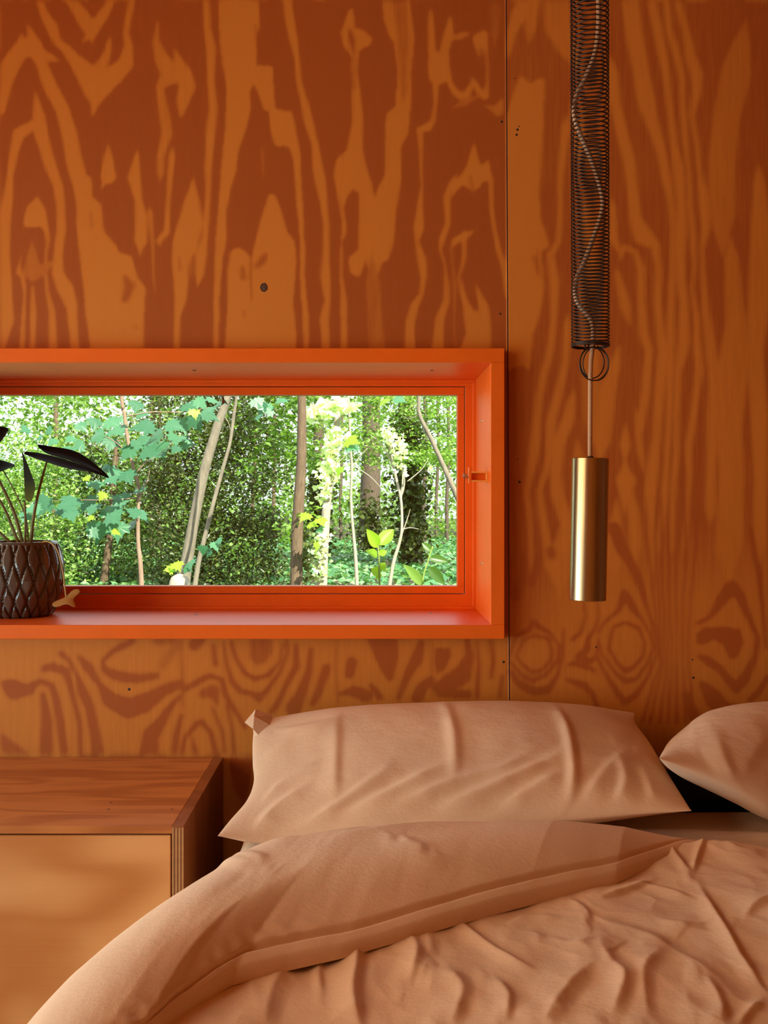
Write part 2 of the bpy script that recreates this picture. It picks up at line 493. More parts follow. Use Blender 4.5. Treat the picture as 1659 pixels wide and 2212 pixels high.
# below the window
P(0.72,(0,1370),(1096,1370),(1096,1648),(0,1648))
D = lambda *p: S(0.2, *p)
D((0,1475,14),(30,1490,44),(60,1490,26),(85,1470,9)); D((85,1470,8),(110,1480,14),(120,1510,16),(130,1560,18),(140,1640,20)); D((92,1500,12),(100,1560,24),(100,1645,28))
D((95,1445,14),(115,1440,20),(140,1448,18),(150,1480,14),(160,1520,11),(172,1560,11),(175,1645,10))
D((130,1410,12),(150,1430,9),(165,1460,9),(180,1500,22),(195,1530,20),(205,1580,22),(215,1645,30))
D((170,1420,10),(190,1445,22),(215,1480,11),(240,1510,38),(275,1530,44),(310,1520,44),(350,1490,26),(388,1478,16))
D((285,1385,16),(245,1410,14),(222,1430,9),(225,1450,14),(250,1460,20),(290,1465,20),(340,1460,12)); S(0.4,(340,1385,24),(385,1390,10)); S(0.5,(380,1400,20),(350,1440,20))
D((388,1500,8),(365,1530,16),(350,1560,22),(325,1590,34),(320,1645,46)); D((392,1540,8),(380,1590,14),(372,1645,14))
D((393,1385,3),(391,1430,4),(394,1480,6),(393,1525,4)); S(0.3,(0,1590,14),(20,1615,34),(45,1640,44))
D((400,1485,12),(425,1475,14),(455,1462,13),(478,1470,12),(487,1500,13),(510,1540,10),(530,1572,9)); D((440,1380,12),(420,1395,26)); D((462,1390,7),(465,1435,12))
D((482,1385,6),(490,1440,8),(500,1470,13),(520,1495,12),(540,1500,11),(560,1510,18),(580,1490,10),(605,1455,8),(622,1410,7),(620,1380,7))
D((500,1385,9),(508,1420,9),(525,1450,11),(550,1468,14),(580,1460,11),(605,1430,6),(612,1390,5))
P(0.36,(540,1380),(588,1380),(590,1410),(575,1432),(555,1435),(540,1420))
D((640,1390,8),(640,1440,16),(620,1480,12),(600,1520,14),(585,1540,12)); D((672,1400,11),(668,1450,16),(650,1500,24),(635,1530,36)); D((705,1440,20),(690,1490,18),(675,1520,14))
D((727,1380,3),(725,1430,4),(730,1520,4)); D((760,1430,26),(755,1455,22)); D((735,1500,8),(765,1495,26),(790,1505,28))
S(0.32,(440,1500,22),(460,1495,28),(470,1520,9)); D((440,1555,9),(425,1560,14),(400,1590,9),(388,1645,11)); D((435,1555,11),(455,1580,12),(470,1635,11)); D((415,1590,5),(420,1620,12),(425,1645,18)); D((460,1530,7),(480,1580,9),(488,1645,9)); D((490,1520,7),(500,1570,7),(505,1625,9))
P(0.22,(790,1375),(862,1375),(860,1420),(850,1465),(838,1470),(820,1440))
D((910,1390,18),(900,1425,26),(885,1450,20),(870,1480,14),(860,1505,11)); P(0.22,(940,1400),(972,1398),(975,1420),(965,1445),(945,1460),(938,1430))
D((930,1470,18),(910,1485,26),(900,1505,26)); D((940,1485,18),(970,1475,36),(1000,1460,36),(1015,1420,18),(1010,1385,12)); D((950,1497,18),(1010,1497,18))
D((1030,1390,6),(1035,1440,9),(1030,1505,11)); D((1060,1385,9),(1065,1430,11),(1060,1465,9)); D((1085,1460,9),(1080,1505,8)); D((800,1480,9),(820,1505,18)); D((933,1380,4),(933,1505,4))
# narrow sheet right of the joint
S(0.8,(1130,0,20),(1120,30,34),(1105,70,20),(1097,115,10)); S(0.7,(1150,0,28),(1145,60,22)); S(0.68,(1200,0,56),(1205,60,56),(1230,110,36))
P(L1,(1096,250),(1110,200),(1123,165),(1135,170),(1145,180),(1160,170),(1175,170),(1173,260),(1170,330),(1165,400),(1167,470),(1180,510),(1187,530),(1170,545),(1175,620),(1165,680),(1150,720),(1145,800),(1130,790),(1096,795))
S(0.3,(1155,560,12),(1163,590,10)); S(0.25,(1163,540,3),(1165,600,4))
S(0.8,(1222,280,18),(1210,380,10),(1208,450,10),(1207,520,10),(1190,550,14),(1198,610,20),(1195,690,12),(1190,740,14),(1180,790,14),(1165,850,14),(1158,920,16),(1152,980,20),(1145,1020,14),(1138,1060,11),(1145,1120,9),(1150,1230,9))
S(0.8,(1225,700,14),(1222,780,14),(1205,850,18),(1190,910,20),(1185,980,13),(1178,1020,13),(1165,1060,11),(1170,1100,14),(1180,1160,14),(1190,1220,26))
S(0.8,(1235,860,12),(1225,910,24),(1205,960,28),(1200,1020,24),(1205,1070,28),(1225,1130,28),(1215,1210,54)); S(0.75,(1250,1000,30),(1260,1150,50),(1265,1260,60))
S(0.72,(1240,250,18),(1260,330,36),(1290,330,18)); S(0.6,(1270,480,34),(1275,650,36),(1280,900,40))
S(0.8,(1320,160,28),(1330,230,22),(1345,290,24),(1360,350,24),(1365,400,22),(1372,470,24),(1390,510,40),(1415,530,18),(1422,580,14),(1420,650,16),(1425,700,16),(1432,760,18),(1425,850,18),(1418,940,16),(1412,1000,22),(1405,1060,24),(1405,1140,20),(1412,1220,14))
S(0.8,(1360,0,36),(1370,80,36),(1385,160,32),(1398,230,36),(1415,280,24),(1430,330,18),(1440,390,18),(1450,440,11),(1455,500,12),(1452,580,12),(1450,660,14),(1450,740,18),(1447,830,12),(1443,920,12),(1440,1000,11),(1435,1080,12),(1425,1180,11))
S(0.8,(1408,0,16),(1420,60,20),(1432,120,18),(1440,170,14),(1448,240,12),(1455,310,14),(1465,360,22),(1470,430,18),(1472,500,22),(1470,600,20),(1478,660,18),(1478,740,22),(1465,800,14),(1460,900,11),(1462,980,12),(1455,1060,11),(1450,1180,11))
S(0.8,(1440,0,12),(1445,60,12),(1460,110,14),(1472,160,12),(1474,220,11),(1480,300,12),(1488,370,9),(1490,440,9),(1497,510,11),(1500,570,7),(1495,620,7),(1505,680,11),(1505,740,14),(1510,800,16),(1500,870,14),(1488,960,14),(1490,1030,9),(1487,1080,8),(1480,1180,12))
S(0.75,(1465,0,14),(1480,60,14),(1490,120,22),(1505,160,26),(1505,200,18),(1495,250,11),(1505,310,9),(1512,370,9),(1520,430,22),(1525,490,18),(1515,540,9),(1520,600,12),(1525,680,14),(1535,750,22),(1545,830,28),(1540,910,28),(1535,1000,18),(1535,1100,22))
S(0.62,(1600,100,36),(1590,160,66),(1570,250,56),(1560,350,56),(1560,460,56)); S(0.78,(1640,400,26),(1645,500,46),(1640,650,46),(1630,760,36),(1640,900,36),(1645,1050,28),(1640,1180,28))
S(0.7,(1580,560,30),(1590,700,46),(1580,820,66),(1575,930,56),(1580,1040,56),(1575,1180,56))
S(0.8,(1340,560,5),(1350,535,9),(1372,545,9),(1385,580,16),(1385,650,18),(1390,720,18),(1402,760,16),(1395,850,18),(1385,920,14)); S(0.75,(1335,600,12),(1350,660,22),(1357,685,12)); S(0.75,(1322,450,13),(1325,520,18),(1340,545,7))
S(0.75,(1330,780,22),(1310,860,36),(1300,950,36)); S(0.8,(1350,930,9),(1350,960,24),(1350,985,9)); S(0.8,(1350,1003,9),(1352,1040,42),(1350,1082,18)); S(0.75,(1375,900,12),(1385,980,14),(1390,1010,7)); S(0.75,(1368,1100,24),(1372,1180,26)); S(0.7,(1330,1110,20),(1325,1200,44))
T = np.where(GX > 1097, 0.22 + 0.74 * T, T)
rk = np.clip((GY - 1110 - np.clip(1250 - GX, 0, 150) * 1.1) / 190, 0, 1) * (GX > 1097)
T = T * (1 - rk) + 0.66 * rk
DD = lambda *p: S(0.2, *p, soft=2.0)
DD((1118,1410,6),(1130,1385,6),(1155,1376,6),(1185,1380,8),(1193,1405,8),(1190,1430,8),(1170,1450,8),(1150,1455,8),(1130,1440,8),(1115,1420,6),(1118,1410,6))
DD((1100,1415,6),(1115,1375,6),(1145,1362,11),(1152,1340,6),(1165,1355,14),(1190,1368,8),(1208,1395,7),(1205,1430,7),(1180,1460,8),(1150,1470,9),(1125,1458,8),(1100,1430,8))
DD((1098,1450,10),(1120,1475,15),(1150,1490,18),(1185,1490,14),(1205,1460,8),(1215,1420,6),(1218,1360,6))
S(0.25,(1100,1260,18),(1115,1290,18),(1130,1250,14),(1130,1200,12)); S(0.25,(1160,1200,12),(1150,1260,12),(1165,1210,10)); S(0.35,(1190,1190,22),(1192,1200,20))
DD((1262,1300,7),(1265,1330,7),(1255,1365,9),(1235,1380,9)); DD((1290,1300,6),(1292,1335,6),(1285,1360,9),(1270,1380,12),(1268,1400,18),(1250,1420,18),(1275,1430,14),(1288,1420,8),(1290,1390,6))
DD((1225,1440,6),(1240,1435,12),(1260,1440,12),(1285,1450,9)); DD((1225,1470,8),(1245,1475,12),(1265,1480,14),(1280,1500,13),(1290,1525,10))
DD((1318,1385,9),(1325,1355,9),(1350,1345,9),(1380,1355,9),(1393,1385,9),(1390,1415,9),(1370,1440,9),(1350,1450,12),(1330,1430,9),(1315,1405,8),(1318,1385,8))
DD((1292,1370,6),(1305,1345,8),(1335,1318,11),(1350,1285,20),(1365,1305,18),(1385,1335,9),(1405,1365,7),(1412,1395,6),(1400,1430,8),(1375,1465,9),(1350,1474,12),(1325,1450,8),(1300,1415,6),(1292,1380,6))
DD((1290,1420,6),(1310,1460,9),(1335,1500,14),(1350,1520,14),(1375,1500,12),(1400,1460,8),(1420,1410,6),(1418,1370,6),(1400,1320,8),(1380,1260,18),(1365,1220,18),(1340,1180,26),(1325,1140,26))
for tx, wx, bx in ((1398,1426,1388),(1415,1433,1405),(1430,1441,1426),(1445,1451,1444),(1462,1463,1462),(1482,1476,1480),(1505,1489,1498)):
    DD((tx,1070,0.5),(tx,1160,6),((tx+wx)/2-3,1280,6),(wx,1390,4),(wx,1430,4),((bx+wx)/2,1490,6),(bx,1560,8))
P(0.2,(1505,1370),(1520,1358),(1560,1356),(1600,1360),(1607,1390),(1590,1425),(1575,1425),(1560,1395),(1540,1385),(1515,1398),(1505,1390))
DD((1505,1350,8),(1530,1335,9),(1555,1300,22),(1580,1270,30),(1600,1290,22),(1620,1340,13),(1637,1380,11),(1630,1420,13),(1610,1465,22),(1590,1485,22),(1570,1470,18),(1555,1445,16),(1530,1430,18),(1512,1420,9))
DD((1622,1140,9),(1640,1250,11),(1650,1340,9),(1655,1400,8)); DD((1520,1480,18),(1540,1510,36),(1560,1530,36),(1600,1540,28)); DD((1659,1460,9),(1640,1490,14),(1620,1510,14)); DD((1480,1500,16),(1500,1545,26))
for _ in range(5):
    T = (np.roll(T, 1, 0) + 2 * T + np.roll(T, -1, 0)) / 4
    T = (np.roll(T, 1, 1) + 2 * T + np.roll(T, -1, 1)) / 4

def grain_at(X, Z):
    px = CX + F * X / CD; py = CY - F * (Z - CZ) / CD
    # gentle wander of the outlines
    wx = px + 5 * (fbm(px / 40, py / 90, 3, 3) - 0.5) ; wy = py + 12 * (fbm(px / 50, py / 60, 9, 3) - 0.5)
    u = np.clip(wx / STEP, 0, RW - 2.001); v = np.clip(wy / STEP, 0, RH - 2.001)
    ui = u.astype(int); vi = v.astype(int); fu = u - ui; fv = v - vi
    t = (T[vi, ui] * (1 - fu) + T[vi, ui + 1] * fu) * (1 - fv) + (T[vi + 1, ui] * (1 - fu) + T[vi + 1, ui + 1] * fu) * fv
    # beyond the traced figure the veneer goes on as contour bands
    h = fbm(px / 260, py / 900, 21, 3) * 9 + 0.6 * fbm(px / 60, py / 200, 5, 2)
    band = 0.5 + 0.5 * np.sin(h * 6.283)
    band = 0.15 + 0.7 * np.clip(band * 1.6 - 0.3, 0, 1)
    m = np.clip(np.minimum.reduce([px + 20, 1690 - px, py + 20, 1650 - py]) / 30, 0, 1)
    return t * m + band * (1 - m)

# ------------------------------------------------------------------ the room
XL, XR, YF, ZC = -1.75, 1.40, -2.75, 2.42
WX0, WX1, WZ0, WZ1 = -1.10, 0.2399, 0.8515, 1.3725      # hole in the wall (under the casing)
def seam_x(z): return 0.2590 + (2.055 - z) * 0.0045

def uneven(a, b, f0, f1, fine, coarse):
    out = list(np.arange(a, f0, coarse)) if a < f0 else []
    out += list(np.linspace(f0, f1, max(2, int(round((f1 - f0) / fine)) + 1)))
    if f1 < b: out += list(np.linspace(f1, b, max(2, int((b - f1) / coarse) + 1)))[1:]
    return np.array(sorted(set(np.round(out, 5))))

def panel(name, xs, zs, hole, shift_side, parent):
    """one plywood sheet, 12 mm, its face on y=0"""
    X, Z = np.meshgrid(xs, zs)
    nr, nc = X.shape
    sl = (2.055 - Z) * 0.0045
    Xs = X + sl * shift_side
    V = np.stack([Xs.ravel(), np.zeros(X.size), Z.ravel()], 1)
    Q = grid_faces(nr, nc)[:, [0, 1, 2, 3]]
    if hole:
        cx = V[Q].mean(1)
        keep = ~((cx[:, 0] > WX0) & (cx[:, 0] < WX1) & (cx[:, 2] > WZ0) & (cx[:, 2] < WZ1))
        Q = Q[keep]
    n = len(V)
    back = V.copy(); back[:, 1] = 0.011
    # skirts round the outside edge only
    rim = [r * nc for r in range(nr)], [r * nc + nc - 1 for r in range(nr)], list(range(nc)), [(nr - 1) * nc + c for c in range(nc)]
    idx = {}
    SV = []; SQ = []
    for e in rim:
        for a, b in zip(e[:-1], e[1:]):
            for k in (a, b):
                if k not in idx:
                    idx[k] = n + len(SV); SV.append(back[k])
            SQ.append((a, b, idx[b], idx[a]))
    V2 = np.vstack([V, np.array(SV)])
    Q2 = np.vstack([Q, np.array(SQ)])
    me = np_mesh(name, V2, Q2)
    attr(me, 'grain_tone', grain_at(V2[:, 0], V2[:, 2]))
    return link(name, me, M['wall'], parent)

mb = MB()
yb0, yb1 = 0.012, 0.285
mb.box(XL - 0.1, WX0, yb0, yb1, -0.3, ZC); mb.box(WX1, XR + 0.1, yb0, yb1, -0.3, ZC)
mb.box(WX0, WX1, yb0, yb1, -0.3, WZ0); mb.box(WX0, WX1, yb0, yb1, WZ1, ZC)
wall_back = mb.build('wall_back', M['core'])
tag(wall_back, 'orange stained plywood wall behind the bed with two veneered sheets', kind='structure')
FINE = 0.0030
xs = uneven(XL, 0.2584, -0.72, 0.2584, FINE, 0.012); xs = np.array(sorted(set(list(xs) + [WX1, WX0])))
zs = uneven(0.0, ZC, 0.58, 2.07, FINE, 0.012); zs = np.array(sorted(set(list(zs) + [WZ0, WZ1])))
pl = panel('plywood_sheet', xs, zs, True, 1.0, wall_back)
pl['label'] = 'wide plywood sheet with bold veneer figure round the window'
xs = uneven(0.2598, XR, 0.2598, 0.79, FINE, 0.012)
pr = panel('plywood_sheet', xs, zs, False, 1.0, wall_back)
pr['label'] = 'plywood sheet with ringed knots right of the dark joint'
# dark filled joint between the two sheets
zz = (0.0, 0.58, ZC)
V = [(seam_x(z) + dx, y_, z) for z in zz for (dx, y_) in ((-0.0007, 0.010), (-0.0007, -0.0004), (0.0010, -0.0004), (0.0010, 0.010))]
MB().add(V, [(i * 4 + k, i * 4 + (k + 1) % 4, i * 4 + 4 + (k + 1) % 4, i * 4 + 4 + k) for i in range(2) for k in range(4)]).build('joint_filler', M['nail'], wall_back)
# nails and knots
for (x, y, r) in ((1084,263,3.0),(1118,280,3.0),(1116,291,3.0),(1121,273,1.6),(1112,169,1.5),(1081,678,2.6),(1122,1041,3.0),(1118,992,1.5),(1088,1430,3.2),(279,1489,3.4),(1498,1464,3.0),(1496,1425,2.0),(1288,1398,2.2)):
    c = pw(x, y, CD)
    m_ = MB().lathe([(0.0, 0.0), (r * CD / F * 0.7, 0.0), (r * CD / F, -0.0004), (r * CD / F, -0.001)], 10)
    o = m_.build('nail_head', M['nail'], None, True)
    o.data.transform(Matrix.Translation((c.x, -0.0003, c.z)) @ Matrix.Rotation(math.pi / 2, 4, 'X'))
    o.parent = wall_back
c = pw(570, 621, CD)
m_ = MB(); n = 14
ring = [(math.cos(2 * math.pi * k / n) * (0.0070 + 0.0006 * math.sin(3 * k)), math.sin(2 * math.pi * k / n) * (0.0085 + 0.0005 * math.cos(2.3 * k))) for k in range(n)]
V = [(c.x + a, -0.0003, c.z + b) for a, b in ring] + [(c.x + a * .82, -0.0008, c.z + b * .82) for a, b in ring] + [(c.x + a * .72 , 0.0004, c.z + b * .72 - 0.0005) for a, b in ring] + [(c.x, 0.0004, c.z)]
Fc = [(k, (k + 1) % n, n + (k + 1) % n, n + k) for k in range(n)] + [(n + k, n + (k + 1) % n, 2 * n + (k + 1) % n, 2 * n + k) for k in range(n)]
kn = m_.add(V, Fc).build('knot_rim', M['nail'], wall_back, True)
m_ = MB().add([(c.x + a * .8, -0.0005, c.z + b * .8) for a, b in ring] + [(c.x + 0.001, -0.0010, c.z - 0.001)], [(k, (k + 1) % n, n) for k in range(n)])
kp = m_.build('knot_plug', M['knot'], wall_back)

fl = MB().box(XL, XR, YF, 0.0, -0.05, 0.0).build('floor', M['floor']); tag(fl, 'brown board floor under the bed', kind='structure')
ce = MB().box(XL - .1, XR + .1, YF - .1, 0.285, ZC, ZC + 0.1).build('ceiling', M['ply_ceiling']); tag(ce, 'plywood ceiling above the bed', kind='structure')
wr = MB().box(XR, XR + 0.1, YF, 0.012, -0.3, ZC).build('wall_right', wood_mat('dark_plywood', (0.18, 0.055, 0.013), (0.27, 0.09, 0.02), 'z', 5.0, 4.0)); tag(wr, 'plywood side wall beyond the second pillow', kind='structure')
wf = MB().box(XL, XR, YF - 0.1, YF, -0.3, ZC).build('wall_front', M['ply_room']); tag(wf, 'plywood wall behind the viewer', kind='structure')
OY0, OY1, OZ0, OZ1 = -2.62, -0.18, 0.36, 2.24
mb = MB()
mb.box(XL - 0.1, XL, YF, OY0, -0.3, ZC); mb.box(XL - 0.1, XL, OY1, 0.012, -0.3, ZC)
mb.box(XL - 0.1, XL, OY0, OY1, -0.3, OZ0); mb.box(XL - 0.1, XL, OY0, OY1, OZ1, ZC)
wl = mb.build('wall_left', M['ply_room']); tag(wl, 'plywood side wall with a large side window', kind='structure')
w2 = empty('window_2', (XL - 0.05, (OY0 + OY1) / 2, OZ0)); tag(w2, 'large side window out of view that lights the bed', kind='structure')
for a in ((OY0, OY0 + .05, OZ0, OZ1), (OY1 - .05, OY1, OZ0, OZ1), (OY0 + .05, OY1 - .05, OZ0, OZ0 + .05), (OY0 + .05, OY1 - .05, OZ1 - .05, OZ1)):
    MB().box(XL - 0.08, XL - 0.02, *a).build('frame_bar', M['orange'], w2)
MB().box(XL - 0.052, XL - 0.048, OY0 + .05, OY1 - .05, OZ0 + .05, OZ1 - .05).build('pane', M['glass'], w2)

# ------------------------------------------------------------------ window with the deep orange box casing
FY = -0.025                                   # front of the casing boards
ix, ox = 0.2267, 0.2529
iz1, oz1 = 1.359, 1.386
iz0, oz0 = 0.8645, 0.838
lx_i, lx_o = -1.05, -1.077
FYB = 0.257                                   # where the fixed frame sits
w1 = empty('window_1', (-0.4, 0.0, oz0)); tag(w1, 'wide orange box window looking out into the woods', kind='structure')
bv = 0.0012
hb = MB().box(lx_o, ox, FY, 0.30, iz1, oz1).build('head_board', M['orange'], w1, bevel=bv)
sb = MB().box(lx_o, ox, FY, 0.30, oz0, iz0).build('sill_board', M['orange'], w1, bevel=bv)
jb = MB().box(ix, ox, FY, 0.30, iz0, iz1).build('jamb_board', M['orange'], w1, bevel=bv)
jl = MB().box(lx_o, lx_i, FY, 0.30, iz0, iz1).build('jamb_board', M['orange'], w1, bevel=bv)
# stop frame, stepped
fx, fz1, fz0 = 0.2057, 1.3468, 0.8953
def ring_frame(name, x0, x1, z0, z1, X0, X1, Z0, Z1, y0, y1, mat):
    e = empty(name, ((X0 + X1) / 2, y0, Z0)); e.parent = w1; e.matrix_parent_inverse = Matrix.Translation(-Vector(w1.location))
    for nm, b in (('top_rail', (X0, X1, y0, y1, z1, Z1)), ('bottom_rail', (X0, X1, y0, y1, Z0, z0)), ('stile', (x1, X1, y0, y1, z0, z1)), ('stile', (X0, x0, y0, y1, z0, z1))):
        MB().box(*b).build(nm, mat, e, bevel=0.001)
    return e
ring_frame('fixed_frame', -1.030, fx, fz0, fz1, lx_i, ix, iz0, iz1, FYB, 0.298, M['orange'])
sx, sz1, sz0 = 0.1895, 1.3290, 0.9125
ring_frame('sash', -1.012, sx, sz0, sz1, -1.028, fx - 0.0016, fz0 + 0.0016, fz1 - 0.0016, FYB + 0.006, 0.294, M['orange'])
# thin stop bead just before the frame
e = ring_frame('stop_bead', lx_i + 0.008, ix - 0.006, iz0 + 0.006, iz1 - 0.006, lx_i, ix, iz0, iz1, FYB - 0.012, FYB, M['orange'])
MB().box(-1.014, sx + 0.002, 0.280, 0.284, sz0 - 0.002, sz1 + 0.002).build('pane', M['glass'], w1)
# screws sunk in the casing
def screw(loc, nrm):
    q = Vector(nrm).to_track_quat('Z', 'Y').to_matrix().to_4x4()
    o = MB().lathe([(0.0, 0.0008), (0.0024, 0.0012), (0.0042, 0.0004), (0.0045, -0.001)], 14).build('screw_head', M['metal'], None, True)
    s = MB().box(-0.003, 0.003, -0.0005, 0.0005, 0.0006, 0.0014).build('slot', M['nail'], None)
    o.data.transform(Matrix.Translation(loc) @ q); s.data.transform(Matrix.Translation(loc) @ q)
    o.parent = w1; o.matrix_parent_inverse = Matrix.Translation(-Vector(w1.location))
    s.parent = o
for px_ in (420, 933):
    d = F * (iz1 - CZ) / (CY - 799.5); screw(((px_ - CX) * d / F, d - CD, iz1), (0, 0, -1))
for px_, py_ in ((424, 1328), (929, 1325)):
    d = F * (CZ - iz0) / (py_ - CY); screw(((px_ - CX) * d / F, d - CD, iz0), (0, 0, 1))
for py_ in (909, 1217):
    d = F * ix / (1041 - CX); screw((ix, d - CD, CZ + (CY - py_) * d / F), (-1, 0, 0))
# catch on the right jamb: orange bracket with eye screw
CDp = 1.918                                   # the catch stands near the front of the right jamb
def cxp(px_): return (px_ - CX) * CDp / F
def czp(py_): return CZ + (CY - py_) * CDp / F
cy0 = CDp - CD
lt = empty('window_catch', (ix, cy0, czp(1029))); lt.parent = w1; lt.matrix_parent_inverse = Matrix.Translation(-Vector(w1.location))
enam = plain('pale_orange_enamel', (0.86, 0.36, 0.06), 0.35)
MB().box(cxp(1019), ix, cy0, cy0 + 0.022, czp(1022), czp(1018)).build('bracket_bar', enam, lt, bevel=0.0006)
MB().box(cxp(1019), ix, cy0, cy0 + 0.022, czp(1041), czp(1037)).build('bracket_bar', enam, lt, bevel=0.0006)
MB().box(cxp(1050), ix, cy0, cy0 + 0.022, czp(1037), czp(1022)).build('bracket_end', enam, lt, bevel=0.0006)
MB().box(cxp(1020), cxp(1050), cy0 + 0.010, cy0 + 0.016, czp(1037), czp(1022)).build('bracket_web', M['orange'], lt)
MB().box(cxp(1013), cxp(1019), cy0 + 0.002, cy0 + 0.020, czp(1044), czp(1009)).build('catch_plate', M['orange'], lt, bevel=0.0008)
pts = [(cxp(1006 + 4.2 * math.cos(a)), cy0 + 0.010, czp(1028 - 4.2 * math.sin(a))) for a in np.linspace(0, 5.6, 14)] + [(cxp(1014), cy0 + 0.010, czp(1029))]
MB().tube(pts, 0.0010, 6).build('eye_screw', M['metal'], lt, True)
MB().tube([(cxp(1001), cy0 + 0.010, czp(1022)), (cxp(1013), cy0 + 0.010, czp(1033))], 0.0009, 6).build('wire_pin', M['metal'], lt, True)

# ------------------------------------------------------------------ nightstand
nsx, nsz = -0.2805, 0.61
nfy = -0.405
nsl = -0.98
nt = empty('nightstand', ((nsx + nsl) / 2, nfy / 2, 0.0)); tag(nt, 'plywood nightstand with one plain drawer front beside the bed', 'nightstand')
th = 0.0172
# mitred carcase: top and sides meet at 45 degrees
m_ = MB().add([(nsl, nfy, nsz), (nsx, nfy, nsz), (nsx, -0.004, nsz), (nsl, -0.004, nsz), (nsl + th, nfy, nsz - th), (nsx - th, nfy, nsz - th), (nsx - th, -0.004, nsz - th), (nsl + th, -0.004, nsz - th)],
              [(0, 1, 2, 3), (7, 6, 5, 4), (0, 4, 5, 1), (3, 2, 6, 7), (1, 5, 6, 2), (0, 3, 7, 4)])
# the joint shows on the top: the side sheet's edge runs up to the surface
top = MB().box(nsl + th, nsx - th - 0.0003, nfy + 0.0005, -0.004, nsz - 0.0115, nsz).build('top_board', M['nt_top'], nt, bevel=0.0006)
for (a, b) in ((nsx - th, nsx), (nsl, nsl + th)):
    sd = MB().box(a, b, nfy, -0.004, 0.05, nsz).build('side_board', M['nt_side'], nt, bevel=0.0006)
    k = 7; w = (b - a) / k
    for j in range(k):
        ly = MB().box(a + j * w + 0.0001, a + (j + 1) * w - 0.0001, nfy - 0.0012, nfy + 0.0005, 0.052, nsz - 0.002)
        ly.build('ply_layer', M['ply_pale'] if j % 2 == 0 else M['ply_dark'], sd)
MB().box(nsl + th, nsx - th, -0.02, -0.004, 0.05, nsz - 0.0115).build('back_board', M['nt_side'], nt)
MB().box(nsl + th, nsx - th, nfy + 0.003, -0.02, 0.05, 0.067).build('bottom_board', M['nt_side'], nt)
MB().box(nsl + th + 0.003, nsx - th - 0.003, nfy + 0.0035, nfy + 0.0195, 0.070, nsz - 0.0150).build('drawer_front', M['nt_front'], nt, bevel=0.0012)
MB().box(nsl + th + 0.004, nsx - th - 0.004, nfy + 0.02, nfy + 0.022, 0.068, nsz - 0.0125).build('drawer_shadow_gap', M['core'], nt)
MB().box(nsl + 0.05, nsx - 0.05, nfy + 0.06, -0.05, 0.0, 0.05).build('plinth', M['ply_dark'], nt)
for (x, y) in ((235, 1748), (372, 1748), (240, 1734)):
    d = F * (CZ - nsz) / (y - CY); lx = (x - CX) * d / F
    MB().box(lx - 0.002, lx + 0.002, d - CD - 0.0012, d - CD + 0.0012, nsz - 0.0005, nsz + 0.0002).build('small_knot', M['nail'], nt)

# ------------------------------------------------------------------ bed
BX0, BX1, BYH, BYF, MZ = -0.205, 1.27, -0.215, -2.20, 0.580
bed = empty('bed', (0.6, -1.2, 0.0)); tag(bed, 'low double bed with a fitted sheet under the duvet', 'bed')
def soft_box(name, x0, x1, y0, y1, z0, z1, mat, parent, r=0.03, wr=None, step=0.02):
    nx = int((x1 - x0) / step); ny = int((y1 - y0) / step)
    xs = np.linspace(x0, x1, nx + 1); ys = np.linspace(y0, y1, ny + 1)
    X, Y = np.meshgrid(xs, ys)
    ex = np.minimum(X - x0, x1 - X); ey = np.minimum(Y - y0, y1 - Y)
    def rd(e): return np.where(e < r, r - np.sqrt(np.maximum(r * r - (r - e) ** 2, 0)), 0)
    Z = z1 - np.maximum(rd(ex), rd(ey))
    if wr is not None: Z = Z + wr(X, Y)
    V = np.stack([X.ravel(), Y.ravel(), Z.ravel()], 1)
    Q = grid_faces(ny + 1, nx + 1)
    n = len(V); nc = nx + 1; nr = ny + 1
    edge = list(range(nc)) + [r_ * nc + nc - 1 for r_ in range(1, nr)] + [(nr - 1) * nc + c_ for c_ in range(nc - 2, -1, -1)] + [r_ * nc for r_ in range(nr - 2, 0, -1)]
    V2 = np.vstack([V, np.column_stack([V[edge, 0], V[edge, 1], np.full(len(edge), z0)])])
    k = len(edge)
    SQ = [(edge[i], n + i, n + (i + 1) % k, edge[(i + 1) % k]) for i in range(k)]
    me = np_mesh(name, V2, np.vstack([Q, np.array(SQ)]))
    return link(name, me, mat, parent, True)
soft_box('mattress', BX0, BX1, BYF, BYH, 0.30, MZ, M['sheet'], bed, 0.035, lambda X, Y: 0.004 * (fbm(X * 9, Y * 30, 4, 3) - .5) + 0.010 * np.exp(-((Y + 0.36 + 0.10 * (X - .5)) / 0.012) ** 2) * (X > 0.2), 0.008)
MB().box(BX0 + 0.01, BX1 + 0.01, BYF, BYH + 0.01, 0.12, 0.30).build('base', M['ply_room'], bed, bevel=0.004)
MB().box(BX0 + 0.06, BX1, BYF + 0.06, BYH - 0.05, 0.0, 0.12).build('plinth', M['ply_dark'], bed)
MB().box(BX0 + 0.03, BX1, BYH + 0.012, -0.006, 0.10, 0.588).build('gap_shade_block', M['gap_shade'], bed, bevel=0.004)['label'] = 'dark block painted as the shaded gap between mattress and wall'  # solid block coloured as the shadow in the empty gap

